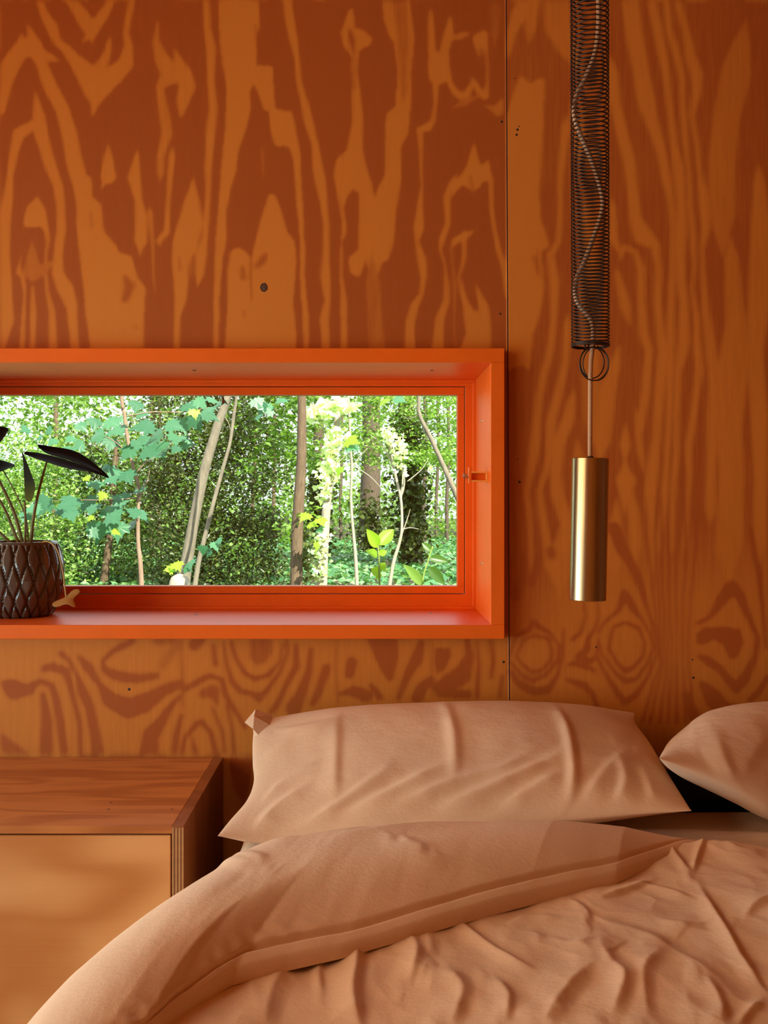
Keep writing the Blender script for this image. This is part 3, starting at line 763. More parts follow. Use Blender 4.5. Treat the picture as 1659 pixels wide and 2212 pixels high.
# ---------------- fabric displacement from drawn creases (in the plane of the view of each piece at rest)
def crease_field(P3, strokes, gain=0.95):
    px, py = px_of(P3)
    h = np.zeros(len(P3))
    for st_k in strokes:
        wd, amp, pts = st_k[:3]
        lean = st_k[3] if len(st_k) > 3 else 1
        xs = [p[0] for p in pts]; ys = [p[1] for p in pts]
        m = (px > min(xs) - 5 * wd) & (px < max(xs) + 5 * wd) & (py > min(ys) - 5 * wd) & (py < max(ys) + 5 * wd)
        if not m.any(): continue
        pts = [(p.x, p.y) for p in smooth_path([(x, y, 0) for x, y in pts], 5)]
        d, _ = seg_field(px[m], py[m], [(x, y, 0) for x, y in pts])
        dx, dy = pts[-1][0] - pts[0][0], pts[-1][1] - pts[0][1]
        # side of the fold: nearest point's tangent
        sg = np.zeros(d.shape); bb = np.full(d.shape, 1e9)
        for a_, b_ in zip(pts[:-1], pts[1:]):
            mx_, my_ = (a_[0] + b_[0]) / 2, (a_[1] + b_[1]) / 2
            q_ = np.hypot(px[m] - mx_, py[m] - my_); k_ = q_ < bb
            bb = np.where(k_, q_, bb); sg = np.where(k_, (b_[0] - a_[0]) * (py[m] - my_) - (b_[1] - a_[1]) * (px[m] - mx_), sg)
        # taper at both ends
        e0 = np.hypot(px[m] - pts[0][0], py[m] - pts[0][1]); e1 = np.hypot(px[m] - pts[-1][0], py[m] - pts[-1][1])
        L = sum(math.hypot(b[0] - a[0], b[1] - a[1]) for a, b in zip(pts[:-1], pts[1:]))
        tp = np.clip(np.minimum(e0, e1) / (0.28 * L), 0, 1)
        wd = max(wd, 5); w_ = np.where(sg * lean > 0, 4.2 * wd, 1.5 * wd); h[m] += amp * gain * (0.52 if wd >= 14 else (0.75 if wd >= 8 else 1.0)) * np.clip(1 - np.abs(d) / w_, 0, 1) ** 1.6 * tp
    return h

def blur(h, nr, nc, n=3):
    G = np.asarray(h).reshape(nr, nc)
    for _ in range(n):
        p = np.pad(G, 1, mode='edge')
        G = (p[:-2, 1:-1] + p[2:, 1:-1] + p[1:-1, :-2] + p[1:-1, 2:] + 2 * G) / 6
    return G.ravel()

def vnormals(V, nr, nc):
    G = V.reshape(nr, nc, 3)
    du = np.gradient(G, axis=1); dv = np.gradient(G, axis=0)
    n = np.cross(du, dv)
    n /= np.linalg.norm(n, axis=2, keepdims=True) + 1e-12
    return n.reshape(-1, 3)

# ---------------- pillows
def pillow(name, top, bot, left, right, dt, db, thick, strokes, bound, sag=0.0, nu=230, nv=120, dl=None):
    """top/bot/left/right: seam outline; dt, db: depth of the top and bottom seam"""
    def curve(pts, n):
        P2 = [Vector((p[0], p[1], 0)) for p in pts]
        Pm = smooth_path(P2, 12)
        A = np.array([[p.x, p.y] for p in Pm])
        s = np.r_[0, np.cumsum(np.hypot(*np.diff(A, axis=0).T))]; s /= s[-1]
        t = np.linspace(0, 1, n)
        return np.stack([np.interp(t, s, A[:, 0]), np.interp(t, s, A[:, 1])], 1)
    u = np.linspace(0, 1, nu); v = np.linspace(0, 1, nv)
    # denser towards the seams
    u = 0.5 - 0.5 * np.cos(np.pi * u); v = 0.5 - 0.5 * np.cos(np.pi * v)
    tp, bt = curve(top, 400), curve(bot, 400); lf, rt = curve(left, 400), curve(right, 400)
    ci = lambda c, t: np.stack([np.interp(t, np.linspace(0, 1, 400), c[:, 0]), np.interp(t, np.linspace(0, 1, 400), c[:, 1])], -1)
    TP, BT, LF, RT = ci(tp, u), ci(bt, u), ci(lf, v), ci(rt, v)
    U, Vv = np.meshgrid(u, v)
    C = (1 - Vv)[..., None] * TP[None] + Vv[..., None] * BT[None] + (1 - U)[..., None] * LF[:, None] + U[..., None] * RT[:, None] \
        - ((1 - U) * (1 - Vv))[..., None] * tp[0] - (U * (1 - Vv))[..., None] * tp[-1] - ((1 - U) * Vv)[..., None] * bt[0] - (U * Vv)[..., None] * bt[-1]
    d = dt + (db - dt) * Vv
    if dl is not None: d = d + dl(U, Vv)
    X = (C[..., 0] - CX) * d / F; Y = d - CD; Z = CZ + (CY - C[..., 1]) * d / F
    base = np.stack([X, Y, Z], -1).reshape(-1, 3)
    nrm = vnormals(base, nv, nu)
    if nrm[:, 1].mean() > 0: nrm = -nrm
    a = np.clip(1 - np.abs(2 * U - 1) ** 2.6, 0, 1) ** 0.62; b = np.clip(1 - np.abs(2 * Vv - 1) ** 2.4, 0, 1) ** 0.6
    prof = (a * b).ravel()
    nz = (fbm(U * 9, Vv * 6, 31, 3) - 0.5).ravel()
    front = base + nrm * (thick * prof + 0.006 * nz * prof)[:, None]
    h = blur(crease_field(front, strokes), nv, nu, 3)
    env = np.clip(prof * 3, 0, 1)
    front = front + nrm * (h * env)[:, None]
    backv = base - nrm * (bound * prof)[:, None]
    n = nu * nv
    Qf = grid_faces(nv, nu); Qb = grid_faces(nv, nu)[:, ::-1] + n
    V = np.vstack([front, backv])
    # weld the seam by sharing rim vertices
    rim = np.zeros((nv, nu), bool); rim[0] = rim[-1] = True; rim[:, 0] = rim[:, -1] = True
    Qb2 = Qb.copy(); r = rim.ravel(); mk = r[(Qb - n)]
    Qb2[mk] -= n
    me = np_mesh(name, V, np.vstack([Qf, Qb2]))
    o = link(name, me, M['linen'], None, True)
    return o

TL, TR, BR, BL = (552, 1552), (1371, 1540), (1494, 1752), (470, 1806)
p1 = pillow('pillow', [TL, (610, 1548), (740, 1532), (930, 1524), (1100, 1521), (1250, 1526), (1330, 1535), TR],
            [BL, (600, 1822), (800, 1805), (1000, 1790), (1250, 1770), (1400, 1757), BR],
            [TL, (546, 1600), (546, 1650), (548, 1690), (532, 1732), (495, 1775), BL],
            [TR, (1372, 1562), (1402, 1605), (1432, 1655), (1455, 1692), (1478, 1728), BR], 1.84, 1.47, 0.055,
            [(9, 0.007, [(735, 1530), (728, 1600), (725, 1740)]), (6, 0.008, [(958, 1508), (978, 1560), (986, 1620), (984, 1690)]),
             (6, 0.010, [(1195, 1515), (1222, 1560), (1238, 1620), (1242, 1690), (1228, 1745)]),
             (9, 0.007, [(640, 1790), (740, 1730), (860, 1640)]), (10, 0.008, [(740, 1760), (880, 1690), (980, 1640)]),
             (11, 0.009, [(830, 1755), (960, 1695), (1080, 1660), (1170, 1610)]), (11, 0.010, [(930, 1750), (1060, 1700), (1190, 1640), (1230, 1600)]),
             (10, 0.008, [(1080, 1745), (1170, 1690), (1230, 1660)]), (10, 0.008, [(540, 1800), (600, 1740), (680, 1690)]), (8, 0.006, [(560, 1740), (610, 1690), (700, 1640)]),
             (9, 0.007, [(560, 1640), (640, 1590), (740, 1560)]), (6, 0.005, [(590, 1580), (660, 1570), (740, 1552)]),
             (12, 0.007, [(1260, 1730), (1310, 1660), (1360, 1620)]), (12, 0.008, [(1330, 1740), (1350, 1680), (1330, 1620)]), (12, 0.006, [(1420, 1740), (1400, 1690), (1380, 1640)]),
             (14, -0.006, [(880, 1745), (1020, 1690), (1100, 1650)]), (14, -0.006, [(1000, 1745), (1120, 1690), (1210, 1640)]), (14, -0.005, [(690, 1780), (800, 1710), (900, 1660)])],
            0.050)
tag(p1, 'long pale linen pillow leaning on the plywood wall below the window', 'pillow', 'pillows on the bed')
# flopped pillowcase corner at the upper left of that pillow
def sheet_poly(name, pts, faces, mat, parent, th=0.0015, smooth=True, sub=1):
    me = bpy.data.meshes.new(name); me.from_pydata([tuple(p) for p in pts], [], faces); me.update()
    o = link(name, me, mat, parent, smooth)
    s = o.modifiers.new('thick', 'SOLIDIFY'); s.thickness = th; s.offset = 0
    if sub:
        q = o.modifiers.new('sub', 'SUBSURF'); q.levels = sub; q.render_levels = sub
    return o
pts = [pw(529, 1561, 1.80), pw(552, 1533, 1.84), pw(588, 1547, 1.835), pw(582, 1566, 1.80), pw(566, 1598, 1.775), pw(548, 1606, 1.79), pw(547, 1575, 1.785), pw(549, 1548, 1.80)]
sheet_poly('pillowcase_corner', pts, [(0, 1, 7), (0, 7, 6), (7, 1, 2, 3), (7, 3, 6), (6, 3, 4, 5)], M['linen'], p1, 0.0018, False, 0)

p2 = pillow('pillow', [(1440, 1626), (1490, 1585), (1560, 1545), (1659, 1527), (1800, 1512), (1960, 1515), (2080, 1540)],
            [(1424, 1638), (1470, 1655), (1540, 1682), (1610, 1718), (1680, 1758), (1800, 1790), (1950, 1795), (2090, 1770)],
            [(1440, 1626), (1428, 1632), (1424, 1638)],
            [(2080, 1540), (2100, 1650), (2090, 1770)], 1.80, 1.52, 0.052,
            [(16, 0.009, [(1545, 1560), (1562, 1640), (1600, 1715), (1660, 1765)]), (22, 0.009, [(1670, 1570), (1620, 1640), (1590, 1690)]), (26, -0.008, [(1500, 1585), (1525, 1640), (1560, 1700)])],
            0.060, dl=lambda U, V: -0.05 * U * (1 - U) + 0.0 * V)
tag(p2, 'second pale pillow cut off by the right edge, tilted against the wall', 'pillow', 'pillows on the bed')

# ---------------- duvet
zt = 0.615
xl_y = np.array([-0.40, -0.57, -0.73, -0.92, -1.05, -1.3, -1.9]); xl_x = np.array([-0.110, -0.172, -0.226, -0.288, -0.314, -0.320, -0.320])
def xl(y): return np.interp(-y, -xl_y, xl_x)
yA_x = np.array([-0.19, -0.10, -0.04, 0.13, 0.30, 0.46, 0.56, 0.7, 1.6]); yA_y = np.array([-0.575, -0.545, -0.525, -0.488, -0.478, -0.480, -0.500, -0.505, -0.51])
def yA(a): return np.interp(-0.172 + np.maximum(a, 0), yA_x, yA_y)
Bpx = [(1500, 1758), (1330, 1834), (1160, 1874), (985, 1917), (860, 1950), (735, 1983), (619, 2007), (500, 2036), (439, 2073), (338, 2140), (280, 2194)]
Ba, By = [], []
for (x, y) in Bpx:
    d = F * (CZ - 0.662) / (y - CY); X = (x - CX) * d / F
    Ba.append(X - float(xl(d - CD))); By.append(d - CD)
Ba += [0.085, 0.02, -0.3]; By += [By[-1] - 0.05, By[-1] - 0.10, By[-1] - 0.12]
oi = np.argsort(Ba); Ba = np.array(Ba)[oi]; By = np.array(By)[oi]
def yB(a): return np.interp(a, Ba, By)
AMAX_FLAP = float(Ba.max())
RE = 0.075
def lay(a, y):
    """position on the duvet's rest surface: a = distance in from the overhang, y = along the bed"""
    base = xl(y)
    aa = np.maximum(a, 0)
    x = base + aa - np.where(a < 0, 0.03 * (1 - np.exp(a * 9)) * -1, 0) * 0.0 + np.where(a < 0, -0.018 * np.sin(np.clip(-a * 9, 0, 3.1)), 0)
    z = np.where(aa < RE, zt - RE + np.sqrt(np.maximum(RE * RE - (RE - aa) ** 2, 0)), zt) + np.minimum(a, 0)
    return x, z
duvet_creases = [
    (15, 0.017, [(772, 2012), (772, 2080), (764, 2150), (782, 2240)]), (6, 0.006, [(975, 1980), (1040, 2035), (1110, 2085), (1170, 2115)]),
    (20, 0.015, [(1285, 2030), (1318, 2090), (1350, 2135), (1315, 2225)]), (14, 0.009, [(1260, 1985), (1400, 2030), (1540, 2115), (1600, 2170)]), (8, 0.010, [(1500, 1905), (1532, 1962), (1600, 2070), (1665, 2160)]),
    (5, 0.006, [(1438, 1822), (1470, 1868), (1494, 1902)]), (5, 0.006, [(1528, 1815), (1508, 1860), (1496, 1902)]), (5, 0.005, [(1365, 1912), (1430, 1925), (1510, 1956)]), (5, 0.006, [(1290, 1948), (1350, 1930), (1425, 1902)], -1), (5, 0.005, [(1352, 1826), (1372, 1842), (1392, 1864)]),
    (7, 0.007, [(1005, 2000), (1095, 1948), (1190, 1932), (1250, 1896)], -1), (18, 0.012, [(950, 2095), (1000, 2150), (968, 2230)]), (22, 0.013, [(1300, 2085), (1235, 2140), (1170, 2235)]), (18, 0.011, [(1450, 2045), (1392, 2110), (1405, 2230)]),
    (11, 0.007, [(868, 2015), (902, 2060), (880, 2135)]), (10, 0.006, [(1600, 2000), (1640, 1968), (1690, 1950)], -1), (6, 0.004, [(1090, 2002), (1145, 1986), (1215, 1992)]), (6, 0.004, [(1415, 1992), (1470, 2006), (1545, 2000)]),
    (24, 0.012, [(640, 2060), (590, 2140), (570, 2240)]), (10, 0.006, [(1060, 2120), (1100, 2165), (1090, 2230)]), (9, 0.005, [(1180, 2030), (1235, 2050), (1290, 2040)]), (12, 0.007, [(1520, 2120), (1560, 2180), (1560, 2240)]), (6, 0.004, [(700, 2040), (690, 2100), (700, 2160)]), (9, 0.006, [(1560, 1830), (1600, 1850), (1659, 1850)]), (7, 0.005, [(1659, 2165), (1625, 2190), (1590, 2235)]),
    (6, 0.004, [(1225, 1950), (1265, 1975), (1275, 2010)]), (16, 0.007, [(900, 1990), (930, 2040), (925, 2080)])]
nr, nc = 300, 420
av = np.r_[np.linspace(-0.30, 0.0, 40), np.linspace(0.003, 0.16, 90), np.linspace(0.162, 1.0, 480), np.linspace(1.005, 1.50, 80)]
wv = np.r_[np.linspace(0, 0.72, 500), np.linspace(0.722, 1.0, 60)]
A_, W_ = np.meshgrid(av, wv)
Yd = yA(A_) + (-1.74 - yA(A_)) * W_
Xd, Zd = lay(A_, Yd)
# head edge tucks down
e = np.clip((yA(A_) - Yd) / 0.035, 0, 1)
Zd = Zd - 0.05 * (1 - np.sqrt(1 - (1 - e) ** 2))
big = 0.016 * (fbm(Xd * 4.2 + 3, Yd * 3.2, 41, 2) - 0.5) + 0.005 * (fbm(Xd * 11, Yd * 8, 47, 3) - 0.5)
wpts = np.column_stack([RNG.uniform(-0.4, 1.3, 90), RNG.uniform(-1.6, -0.4, 90)])
wx_ = Xd + 0.05 * (fbm(Xd * 7, Yd * 7, 91, 2) - .5); wy_ = Yd + 0.05 * (fbm(Xd * 7, Yd * 7, 93, 2) - .5)
F1 = np.full(Xd.shape, 9.0)
for a_, b_ in wpts: F1 = np.minimum(F1, np.hypot((wx_ - a_) * 1.25 + (wy_ - b_) * 0.5, (wy_ - b_) * 0.8))
big = big + 0.040 * np.sqrt(F1 ** 2 + 0.0004)
ridg = 0.0030 * (0.5 - np.abs(fbm(Xd * 14 + Yd * 6, Yd * 11 - Xd * 4, 53, 3) - 0.5) * 4)
Vd = np.stack([Xd, Yd, Zd], -1).reshape(-1, 3)
nD = vnormals(Vd, len(wv), len(av))
if nD[:, 2].mean() < 0: nD = -nD
h = (big + ridg * 0.7).ravel() * np.clip((A_.ravel() + 0.35) * 3, 0.2, 1) + blur(crease_field(Vd, duvet_creases), len(wv), len(av), 3)
Vd = Vd + nD * (h * e.ravel())[:, None]
duv = link('duvet', np_mesh('duvet', Vd, grid_faces(len(wv), len(av))), M['linen'], None, True)
tag(duv, 'rumpled pale linen duvet spread over the bed with its top turned back', 'duvet')

# turned-back flap
qn = 170
qv = np.linspace(0, 1, qn)
av2 = np.r_[np.linspace(-0.27, 0.0, 40), np.linspace(0.003, 0.16, 90), np.linspace(0.162, AMAX_FLAP, 260)]
A2, Q2 = np.meshgrid(av2, qv)
ya, yb = yA(A2), np.minimum(yB(A2), yA(A2) - 0.004)
Yf = ya + (yb - ya) * Q2
Xf, Zf = lay(A2, Yf)
dA = ya - Yf; dB = Yf - yb                       # metres from the fold and from the hem
wid = np.clip((ya - yb - 0.02) / 0.22, 0.02, 1) ** 0.8
off = 0.035 * wid
rise = np.sqrt(1 - (1 - np.clip(dA / 0.05, 0, 1)) ** 2)
fall = np.sqrt(1 - (1 - np.clip(dB / 0.013, 0, 1)) ** 2)
hem = -0.006 * np.exp(-((dB - 0.036) / 0.005) ** 2) * wid
puff = 0.018 * np.sin(np.pi * np.clip(Q2, 0, 1)) * wid
H = off * rise * fall * (0.36 + 0.64 * np.sin(np.pi / 2 * np.clip(dB / 0.22, 0, 1))) + hem + puff * 0.6 + 0.004 * wid
Vf = np.stack([Xf, Yf, Zf], -1).reshape(-1, 3)
nF = vnormals(Vf, qn, len(av2))
if nF[:, 2].mean() < 0: nF = -nF
nz = 0.007 * (fbm(Xf * 6, Yf * 6, 61, 2) - 0.5) + 0.0035 * (fbm(A2 * 30 + Yf * 4, Yf * 6, 67, 3) - 0.5) * np.clip(1 - A2 / 0.35, 0.3, 1)
# puckers along the hem near the overhang
nz = nz + 0.0011 * np.sin((Yf * 3 + A2) * 90) * np.exp(-((dB - 0.055) / 0.02) ** 2) * np.clip((0.22 - A2) / 0.1, 0, 1)
flap_creases = [(10, 0.006, [(530, 1880), (555, 1915), (580, 1950)]), (8, 0.006, [(500, 1895), (530, 1925), (545, 1950)]), (24, 0.010, [(470, 1890), (330, 2000), (200, 2110)]), (20, -0.008, [(470, 1940), (340, 2030), (220, 2130)]),
                (14, 0.006, [(420, 2010), (300, 2090), (200, 2170)]), (8, 0.004, [(680, 1890), (900, 1850), (1150, 1800)]), (16, 0.006, [(640, 1850), (800, 1830), (1000, 1790)]), (12, 0.005, [(860, 1890), (900, 1910), (930, 1920)])]
h = (H + nz * rise * fall).ravel() + blur(crease_field(Vf, flap_creases), qn, len(av2), 4) * (rise * fall).ravel()
Vf = Vf + nF * h[:, None]
# roll over the fold down to the sheet
roll = []
G = Vf.reshape(qn, len(av2), 3)
k = 10
for i in range(k, 0, -1):
    t = i / k * math.pi * 0.62
    r = 0.034 * np.clip(wid[0] * 1.2, 0.1, 1)
    row = G[0].copy()
    row[:, 1] += r * math.sin(t) * 0.8
    row[:, 2] += -r * (1 - math.cos(t)) - 0.004 * i / k * wid[0]
    roll.append(row)
G2 = np.vstack([np.array(roll), G])
fl_me = np_mesh('turned_back_edge', G2.reshape(-1, 3), grid_faces(G2.shape[0], G2.shape[1]))
flap = link('turned_back_edge', fl_me, M['linen'], duv, True)
flap['label'] = 'turned-back top of the duvet with a stitched hem'

# ------------------------------------------------------------------ pendant lamp on a long spring
PD = 1.55
pend = empty('pendant_lamp', pw(1275, 1000, PD)); tag(pend, 'brass cylinder pendant hung from a long black coil spring', 'lamp')
R = 40.0 * PD / F
pts = []
y = 746.0; ang = 0.6
while True:
    t = np.clip(1 - y / 746.0, 0, 1.6)
    pitch = 7.0 + 3.0 * t ** 0.9 + (1.2 * math.sin(y * 0.03) if y < 420 else 0)
    cxp = 1275.5 - 2.0 * np.clip((746 - y) / 746, 0, 1)
    c = pw(cxp, y, PD)
    pts.append((c.x + R * math.cos(ang), c.y + R * math.sin(ang), c.z))
    ang += 2 * math.pi / 22
    y -= pitch / 22
    if c.z > 2.40: break
MB().tube(pts, 0.00125, 5).build('coil_spring', M['spring'], pend, True)
# the last turns sit square, closed ring at the end
for dy in (0, 3):
    c = pw(1275.5, 748 - dy, PD)
    MB().tube([(c.x + R * math.cos(a), c.y + R * math.sin(a), c.z) for a in np.linspace(0, 2 * math.pi, 33)], 0.00115, 6, False).build('end_coil', M['spring'], pend, True)
c = pw(1275.5, 746, PD)
MB().tube([(c.x - R, c.y, c.z), (c.x, c.y, c.z + 0.003), (c.x + R, c.y, c.z)], 0.0011, 6).build('cross_wire', M['spring'], pend, True)
cord = [(1288, -640, 0), (1262, -480, .3), (1290, -330, -.3), (1262, -180, .3), (1290, -40, -.2), (1290, 90, 0), (1266, 165, .5), (1246, 205, .4), (1242, 258, -.3), (1280, 352, -.6), (1300, 420, 0), (1298, 465, .4), (1266, 556, .7), (1245, 605, .4), (1246, 650, -.4), (1277, 692, -.5), (1281, 735, 0), (1276, 790, 0), (1275, 870, 0), (1274.5, 960, 0), (1274.5, 992, 0)]
cp = smooth_path([pw(x, y, PD + k * 0.02) for x, y, k in cord], 8)
cp = [p for p in cp if p.z < 2.41]
MB().tube(cp, 0.0037, 8).build('cord', M['cord'], pend, True)
for (cx_, rx, ry, cy_, tl, dd) in ((1283, 31, 36, 786, 0.16, -0.006), (1287, 28, 36, 786, -0.12, 0.0), (1279, 26, 34, 783, 0.35, 0.006)):
    lp = []
    for a in np.linspace(0, 2 * math.pi, 40):
        xx = rx * math.cos(a); yy = ry * math.sin(a)
        lp.append(pw(cx_ + xx, cy_ + yy, PD + dd + 0.010 * math.cos(a) * tl * 3))
    MB().tube(lp, 0.00105, 6, False).build('wire_loop', M['spring'], pend, True)
kp_ = [pw(1262 + 30 * t, 744 + 8 * math.sin(t * 9), PD - 0.006 + 0.012 * t) for t in np.linspace(0, 1, 16)]
MB().tube(kp_, 0.0013, 6).build('wire_twist', M['spring'], pend, True)
ct, cb = pw(1276, 990, PD), pw(1269.5, 1296, PD)
ax = (cb - ct); Lc = ax.length; rr = 39.0 * PD / F
m_ = MB().lathe([(0.004, 0.004), (rr - 0.0025, 0.0035), (rr - 0.0012, 0.0), (rr, 0.0008), (rr, Lc - 0.0008), (rr - 0.0008, Lc), (rr - 0.0018, Lc), (rr - 0.0018, 0.012), (0.0, 0.012)], 64)
cy_o = m_.build('brass_cylinder', M['brass'], None, True)
cy_o.data.transform(Matrix.Translation(ct) @ ax.to_track_quat('Z', 'X').to_matrix().to_4x4())
cy_o.parent = pend; cy_o.matrix_parent_inverse = Matrix.Translation(-Vector(pend.location))
es = cy_o.modifiers.new('split', 'EDGE_SPLIT'); es.split_angle = math.radians(40)
c = pw(1275.5, 994, PD)
MB().lathe([(0.0, 0.006), (0.0045, 0.006), (0.0045, -0.001)], 16, c).build('cord_grip', M['spring'], pend, True)

# ------------------------------------------------------------------ potted plant on the sill
PC = Vector(((46 - CX) * 2.03 / F, 2.03 - CD, iz0))
pot = empty('potted_plant', PC); tag(pot, 'arrow-leaved houseplant in a brown scaled ceramic pot on the window sill', 'plant')
prof_h = 0.151
nz_, na = 150, 264
v = np.linspace(0, 1, nz_); th_ = np.linspace(0, 2 * np.pi, na, endpoint=False)
rad = np.interp(v, [0, 0.03, 0.12, 0.3, 0.5, 0.7, 0.88, 0.97, 1.0], [0.058, 0.064, 0.071, 0.080, 0.0850, 0.0850, 0.0785, 0.0735, 0.0715])
TH, VV = np.meshgrid(th_, v)
# staggered pointed scales, taller towards the rim
vw = np.interp(VV, [0, 0.22, 0.52, 0.96, 1], [0.0, 1.0, 2.2, 3.5, 3.6])
uu = TH / (2 * np.pi) * 20
fr_ = vw - np.floor(vw); vw = np.floor(vw) + 0.35 * fr_ + 0.65 * fr_ * fr_ * (3 - 2 * fr_)
a1 = uu + vw * 0.5; a2 = uu - vw * 0.5
f1 = np.abs((a1 % 1) - 0.5) * 2; f2 = np.abs((a2 % 1) - 0.5) * 2
cell = 1 - np.maximum(f1, f2)                      # 0 on the grooves, 1 in the middle
rel = np.clip(cell * 2.6, 0, 1) ** 0.6
plainrim = np.clip((VV - 0.955) / 0.02, 0, 1)
rel = rel * (1 - plainrim) + plainrim * 0.9
Rr = rad[:, None] + (rel - 1) * 0.0058
V = np.stack([Rr * np.cos(TH), Rr * np.sin(TH), VV * prof_h], -1).reshape(-1, 3) + np.array(PC)
inner = []
for (r, z) in ((0.067, prof_h + 0.0005), (0.064, prof_h - 0.003), (0.064, prof_h - 0.03)):
    inner.append(np.stack([r * np.cos(th_), r * np.sin(th_), np.full(na, z)], -1) + np.array(PC))
V = np.vstack([V] + inner)
Qp = grid_faces(nz_ + 3, na, True)
pme = np_mesh('pot', V, Qp)
attr(pme, 'relief', np.r_[rel.ravel(), np.ones(na * 3)])
def pot_mat():
    m, nt_, N, L, p = nodes_of('brown_glaze')
    a = N.new('ShaderNodeAttribute'); a.attribute_name = 'relief'
    n_ = noise_tex(nt_, mapping(nt_), 60, 4)
    t = math_node(nt_, 'MULTIPLY_ADD', n_, 0.35, math_node(nt_, 'ADD', a.outputs['Fac'], -0.17))
    r = ramp(nt_, [(0.05, (0.020, 0.010, 0.007)), (0.5, (0.055, 0.038, 0.027)), (1.0, (0.11, 0.076, 0.054))])
    L.new(t, r.inputs[0]); L.new(r.outputs[0], p.inputs['Base Color'])
    p.inputs['Roughness'].default_value = 0.22
    p.inputs['Coat Weight'].default_value = 0.4
    return m
potm = link('pot', pme, pot_mat(), pot, True)
MB().lathe([(0.0, prof_h - 0.016), (0.03, prof_h - 0.014), (0.0645, prof_h - 0.019)], 32, PC).build('soil', plain('potting_soil', (0.025, 0.015, 0.01), 0.95, 0, 0.4, 200), pot)
MB().lathe([(0.0, 0.0012), (0.058, 0.0004)], 40, PC).build('pot_base', M['core'], pot)
PLD = 2.03
leafdark = leaf_mat('dark_leaf', [(0.0, (0.010, 0.009, 0.006)), (0.5, (0.020, 0.020, 0.010)), (1.0, (0.10, 0.11, 0.018))], 0.10, 0.7)
stemm = plain('plant_stem', (0.20, 0.19, 0.05), 0.5, 0, 0.2, 80)
drym = leaf_mat('dry_leaf', [(0.0, (0.55, 0.30, 0.09)), (1.0, (0.66, 0.40, 0.14))], 0.3, 0.7)
def plant_leaf(name, up, low, d_up, d_low, tint, mat=leafdark, th=0.0012, bulge=0.004):
    """up, low: matching edge points base->tip; edges at different depths, so the blade has its real breadth"""
    n = len(up)
    rows = []
    for i in range(n):
        a = pw(up[i][0], up[i][1], d_up[i] if hasattr(d_up, '__len__') else d_up)
        b = pw(low[i][0], low[i][1], d_low[i] if hasattr(d_low, '__len__') else d_low)
        row = []
        for k in range(5):
            t = k / 4
            p = a.lerp(b, t); p = p + Vector((0, 0, -bulge * (1 - abs(2 * t - 1))))
            row.append(p)
        rows.append(row)
    V = np.array([[list(p) for p in r] for r in rows]).reshape(-1, 3)
    me = np_mesh(name, V, grid_faces(n, 5))
    attr(me, 'tint', np.interp(np.arange(len(V)) // 5, np.linspace(0, n - 1, len(tint)), tint))
    o = link(name, me, mat, pot, True)
    s = o.modifiers.new('thick', 'SOLIDIFY'); s.thickness = th
    q = o.modifiers.new('sub', 'SUBSURF'); q.levels = 2; q.render_levels = 2
    return o
# big arrow leaf pointing right: two halves, each with its back lobe
mid = [(98, 981), (130, 990), (170, 1003), (205, 1016), (236, 1029)]
plant_leaf('leaf', [(79, 958), (100, 962), (130, 966), (162, 971), (196, 992), (218, 1012), (236, 1029)], [(86, 966), (98, 980), (128, 987), (160, 997), (190, 1008), (214, 1019), (236, 1029)], [2.07, 2.075, 2.08, 2.075, 2.06, 2.04, 2.02], [2.06, 2.04, 2.035, 2.03, 2.025, 2.02, 2.02], [0.1, 0.1, 0.2])
plant_leaf('leaf', [(51, 974), (75, 976), (98, 980), (128, 987), (160, 997), (190, 1008), (214, 1019), (236, 1029)], [(53, 979), (72, 989), (100, 997), (128, 1007), (155, 1014), (188, 1017), (212, 1021), (236, 1029)], [2.0, 2.02, 2.04, 2.035, 2.03, 2.025, 2.02, 2.02], [1.99, 1.985, 1.98, 1.98, 1.985, 1.995, 2.01, 2.02], [0.0, 0.1, 0.1])
plant_leaf('leaf', [(47, 972), (50, 990), (52, 1020), (53, 1050), (54, 1080)], [(48, 973), (62, 1005), (72, 1035), (80, 1048), (70, 1084)], 2.02, [2.02, 2.0, 1.98, 1.985, 2.0], [0.2, 0.3, 0.6, 1.0])
plant_leaf('leaf', [(-75, 930), (-40, 915), (-5, 918), (20, 924)], [(-70, 965), (-35, 985), (0, 960), (18, 928)], 2.06, 2.0, [0.1, 0.2, 0.1])
plant_leaf('leaf', [(-70, 985), (-30, 985), (5, 993), (34, 1003)], [(-72, 1000), (-35, 1030), (5, 1018), (32, 1005)], 2.06, 2.0, [0.1, 0.1, 0.2])
plant_leaf('leaf', [(-150, 1000), (-120, 975), (-90, 970), (-60, 985)], [(-150, 1006), (-120, 1020), (-90, 1020), (-62, 990)], 2.06, 2.0, [0.1, 0.3, 0.1])
for pts, r0, r1 in (([(66, 1180), (72, 1120), (84, 1060), (101, 998)], 4.6, 2.2), ([(54, 1180), (55, 1130), (53, 1082)], 3.2, 2.4), ([(50, 1180), (32, 1112), (0, 1042), (-30, 990)], 4.6, 2.6), ([(42, 1180), (26, 1138), (0, 1082), (-60, 1000)], 4.0, 2.4),
                    ([(62, 1180), (56, 1120), (34, 1066), (6, 1015)], 1.8, 1.4), ([(30, 1180), (-20, 1130), (-70, 1060), (-105, 1000)], 4.0, 2.4)):
    pp = smooth_path([pw(x, y, PLD + 0.01 * math.sin(i + x)) for i, (x, y) in enumerate(pts)], 6)
    n = len(pp)
    MB().tube(pp, [(r0 + (r1 - r0) * i / (n - 1)) * PLD / F for i in range(n)], 8).build('stem', stemm, pot, True)
pp = smooth_path([pw(78, 1182, 2.0), pw(92, 1171, 1.985), pw(108, 1172, 1.975), (pw(124, 1190, 1.965)), pw(135, 1232, 1.955), pw(140, 1268, 1.955), pw(143, 1292, 1.955)], 8)
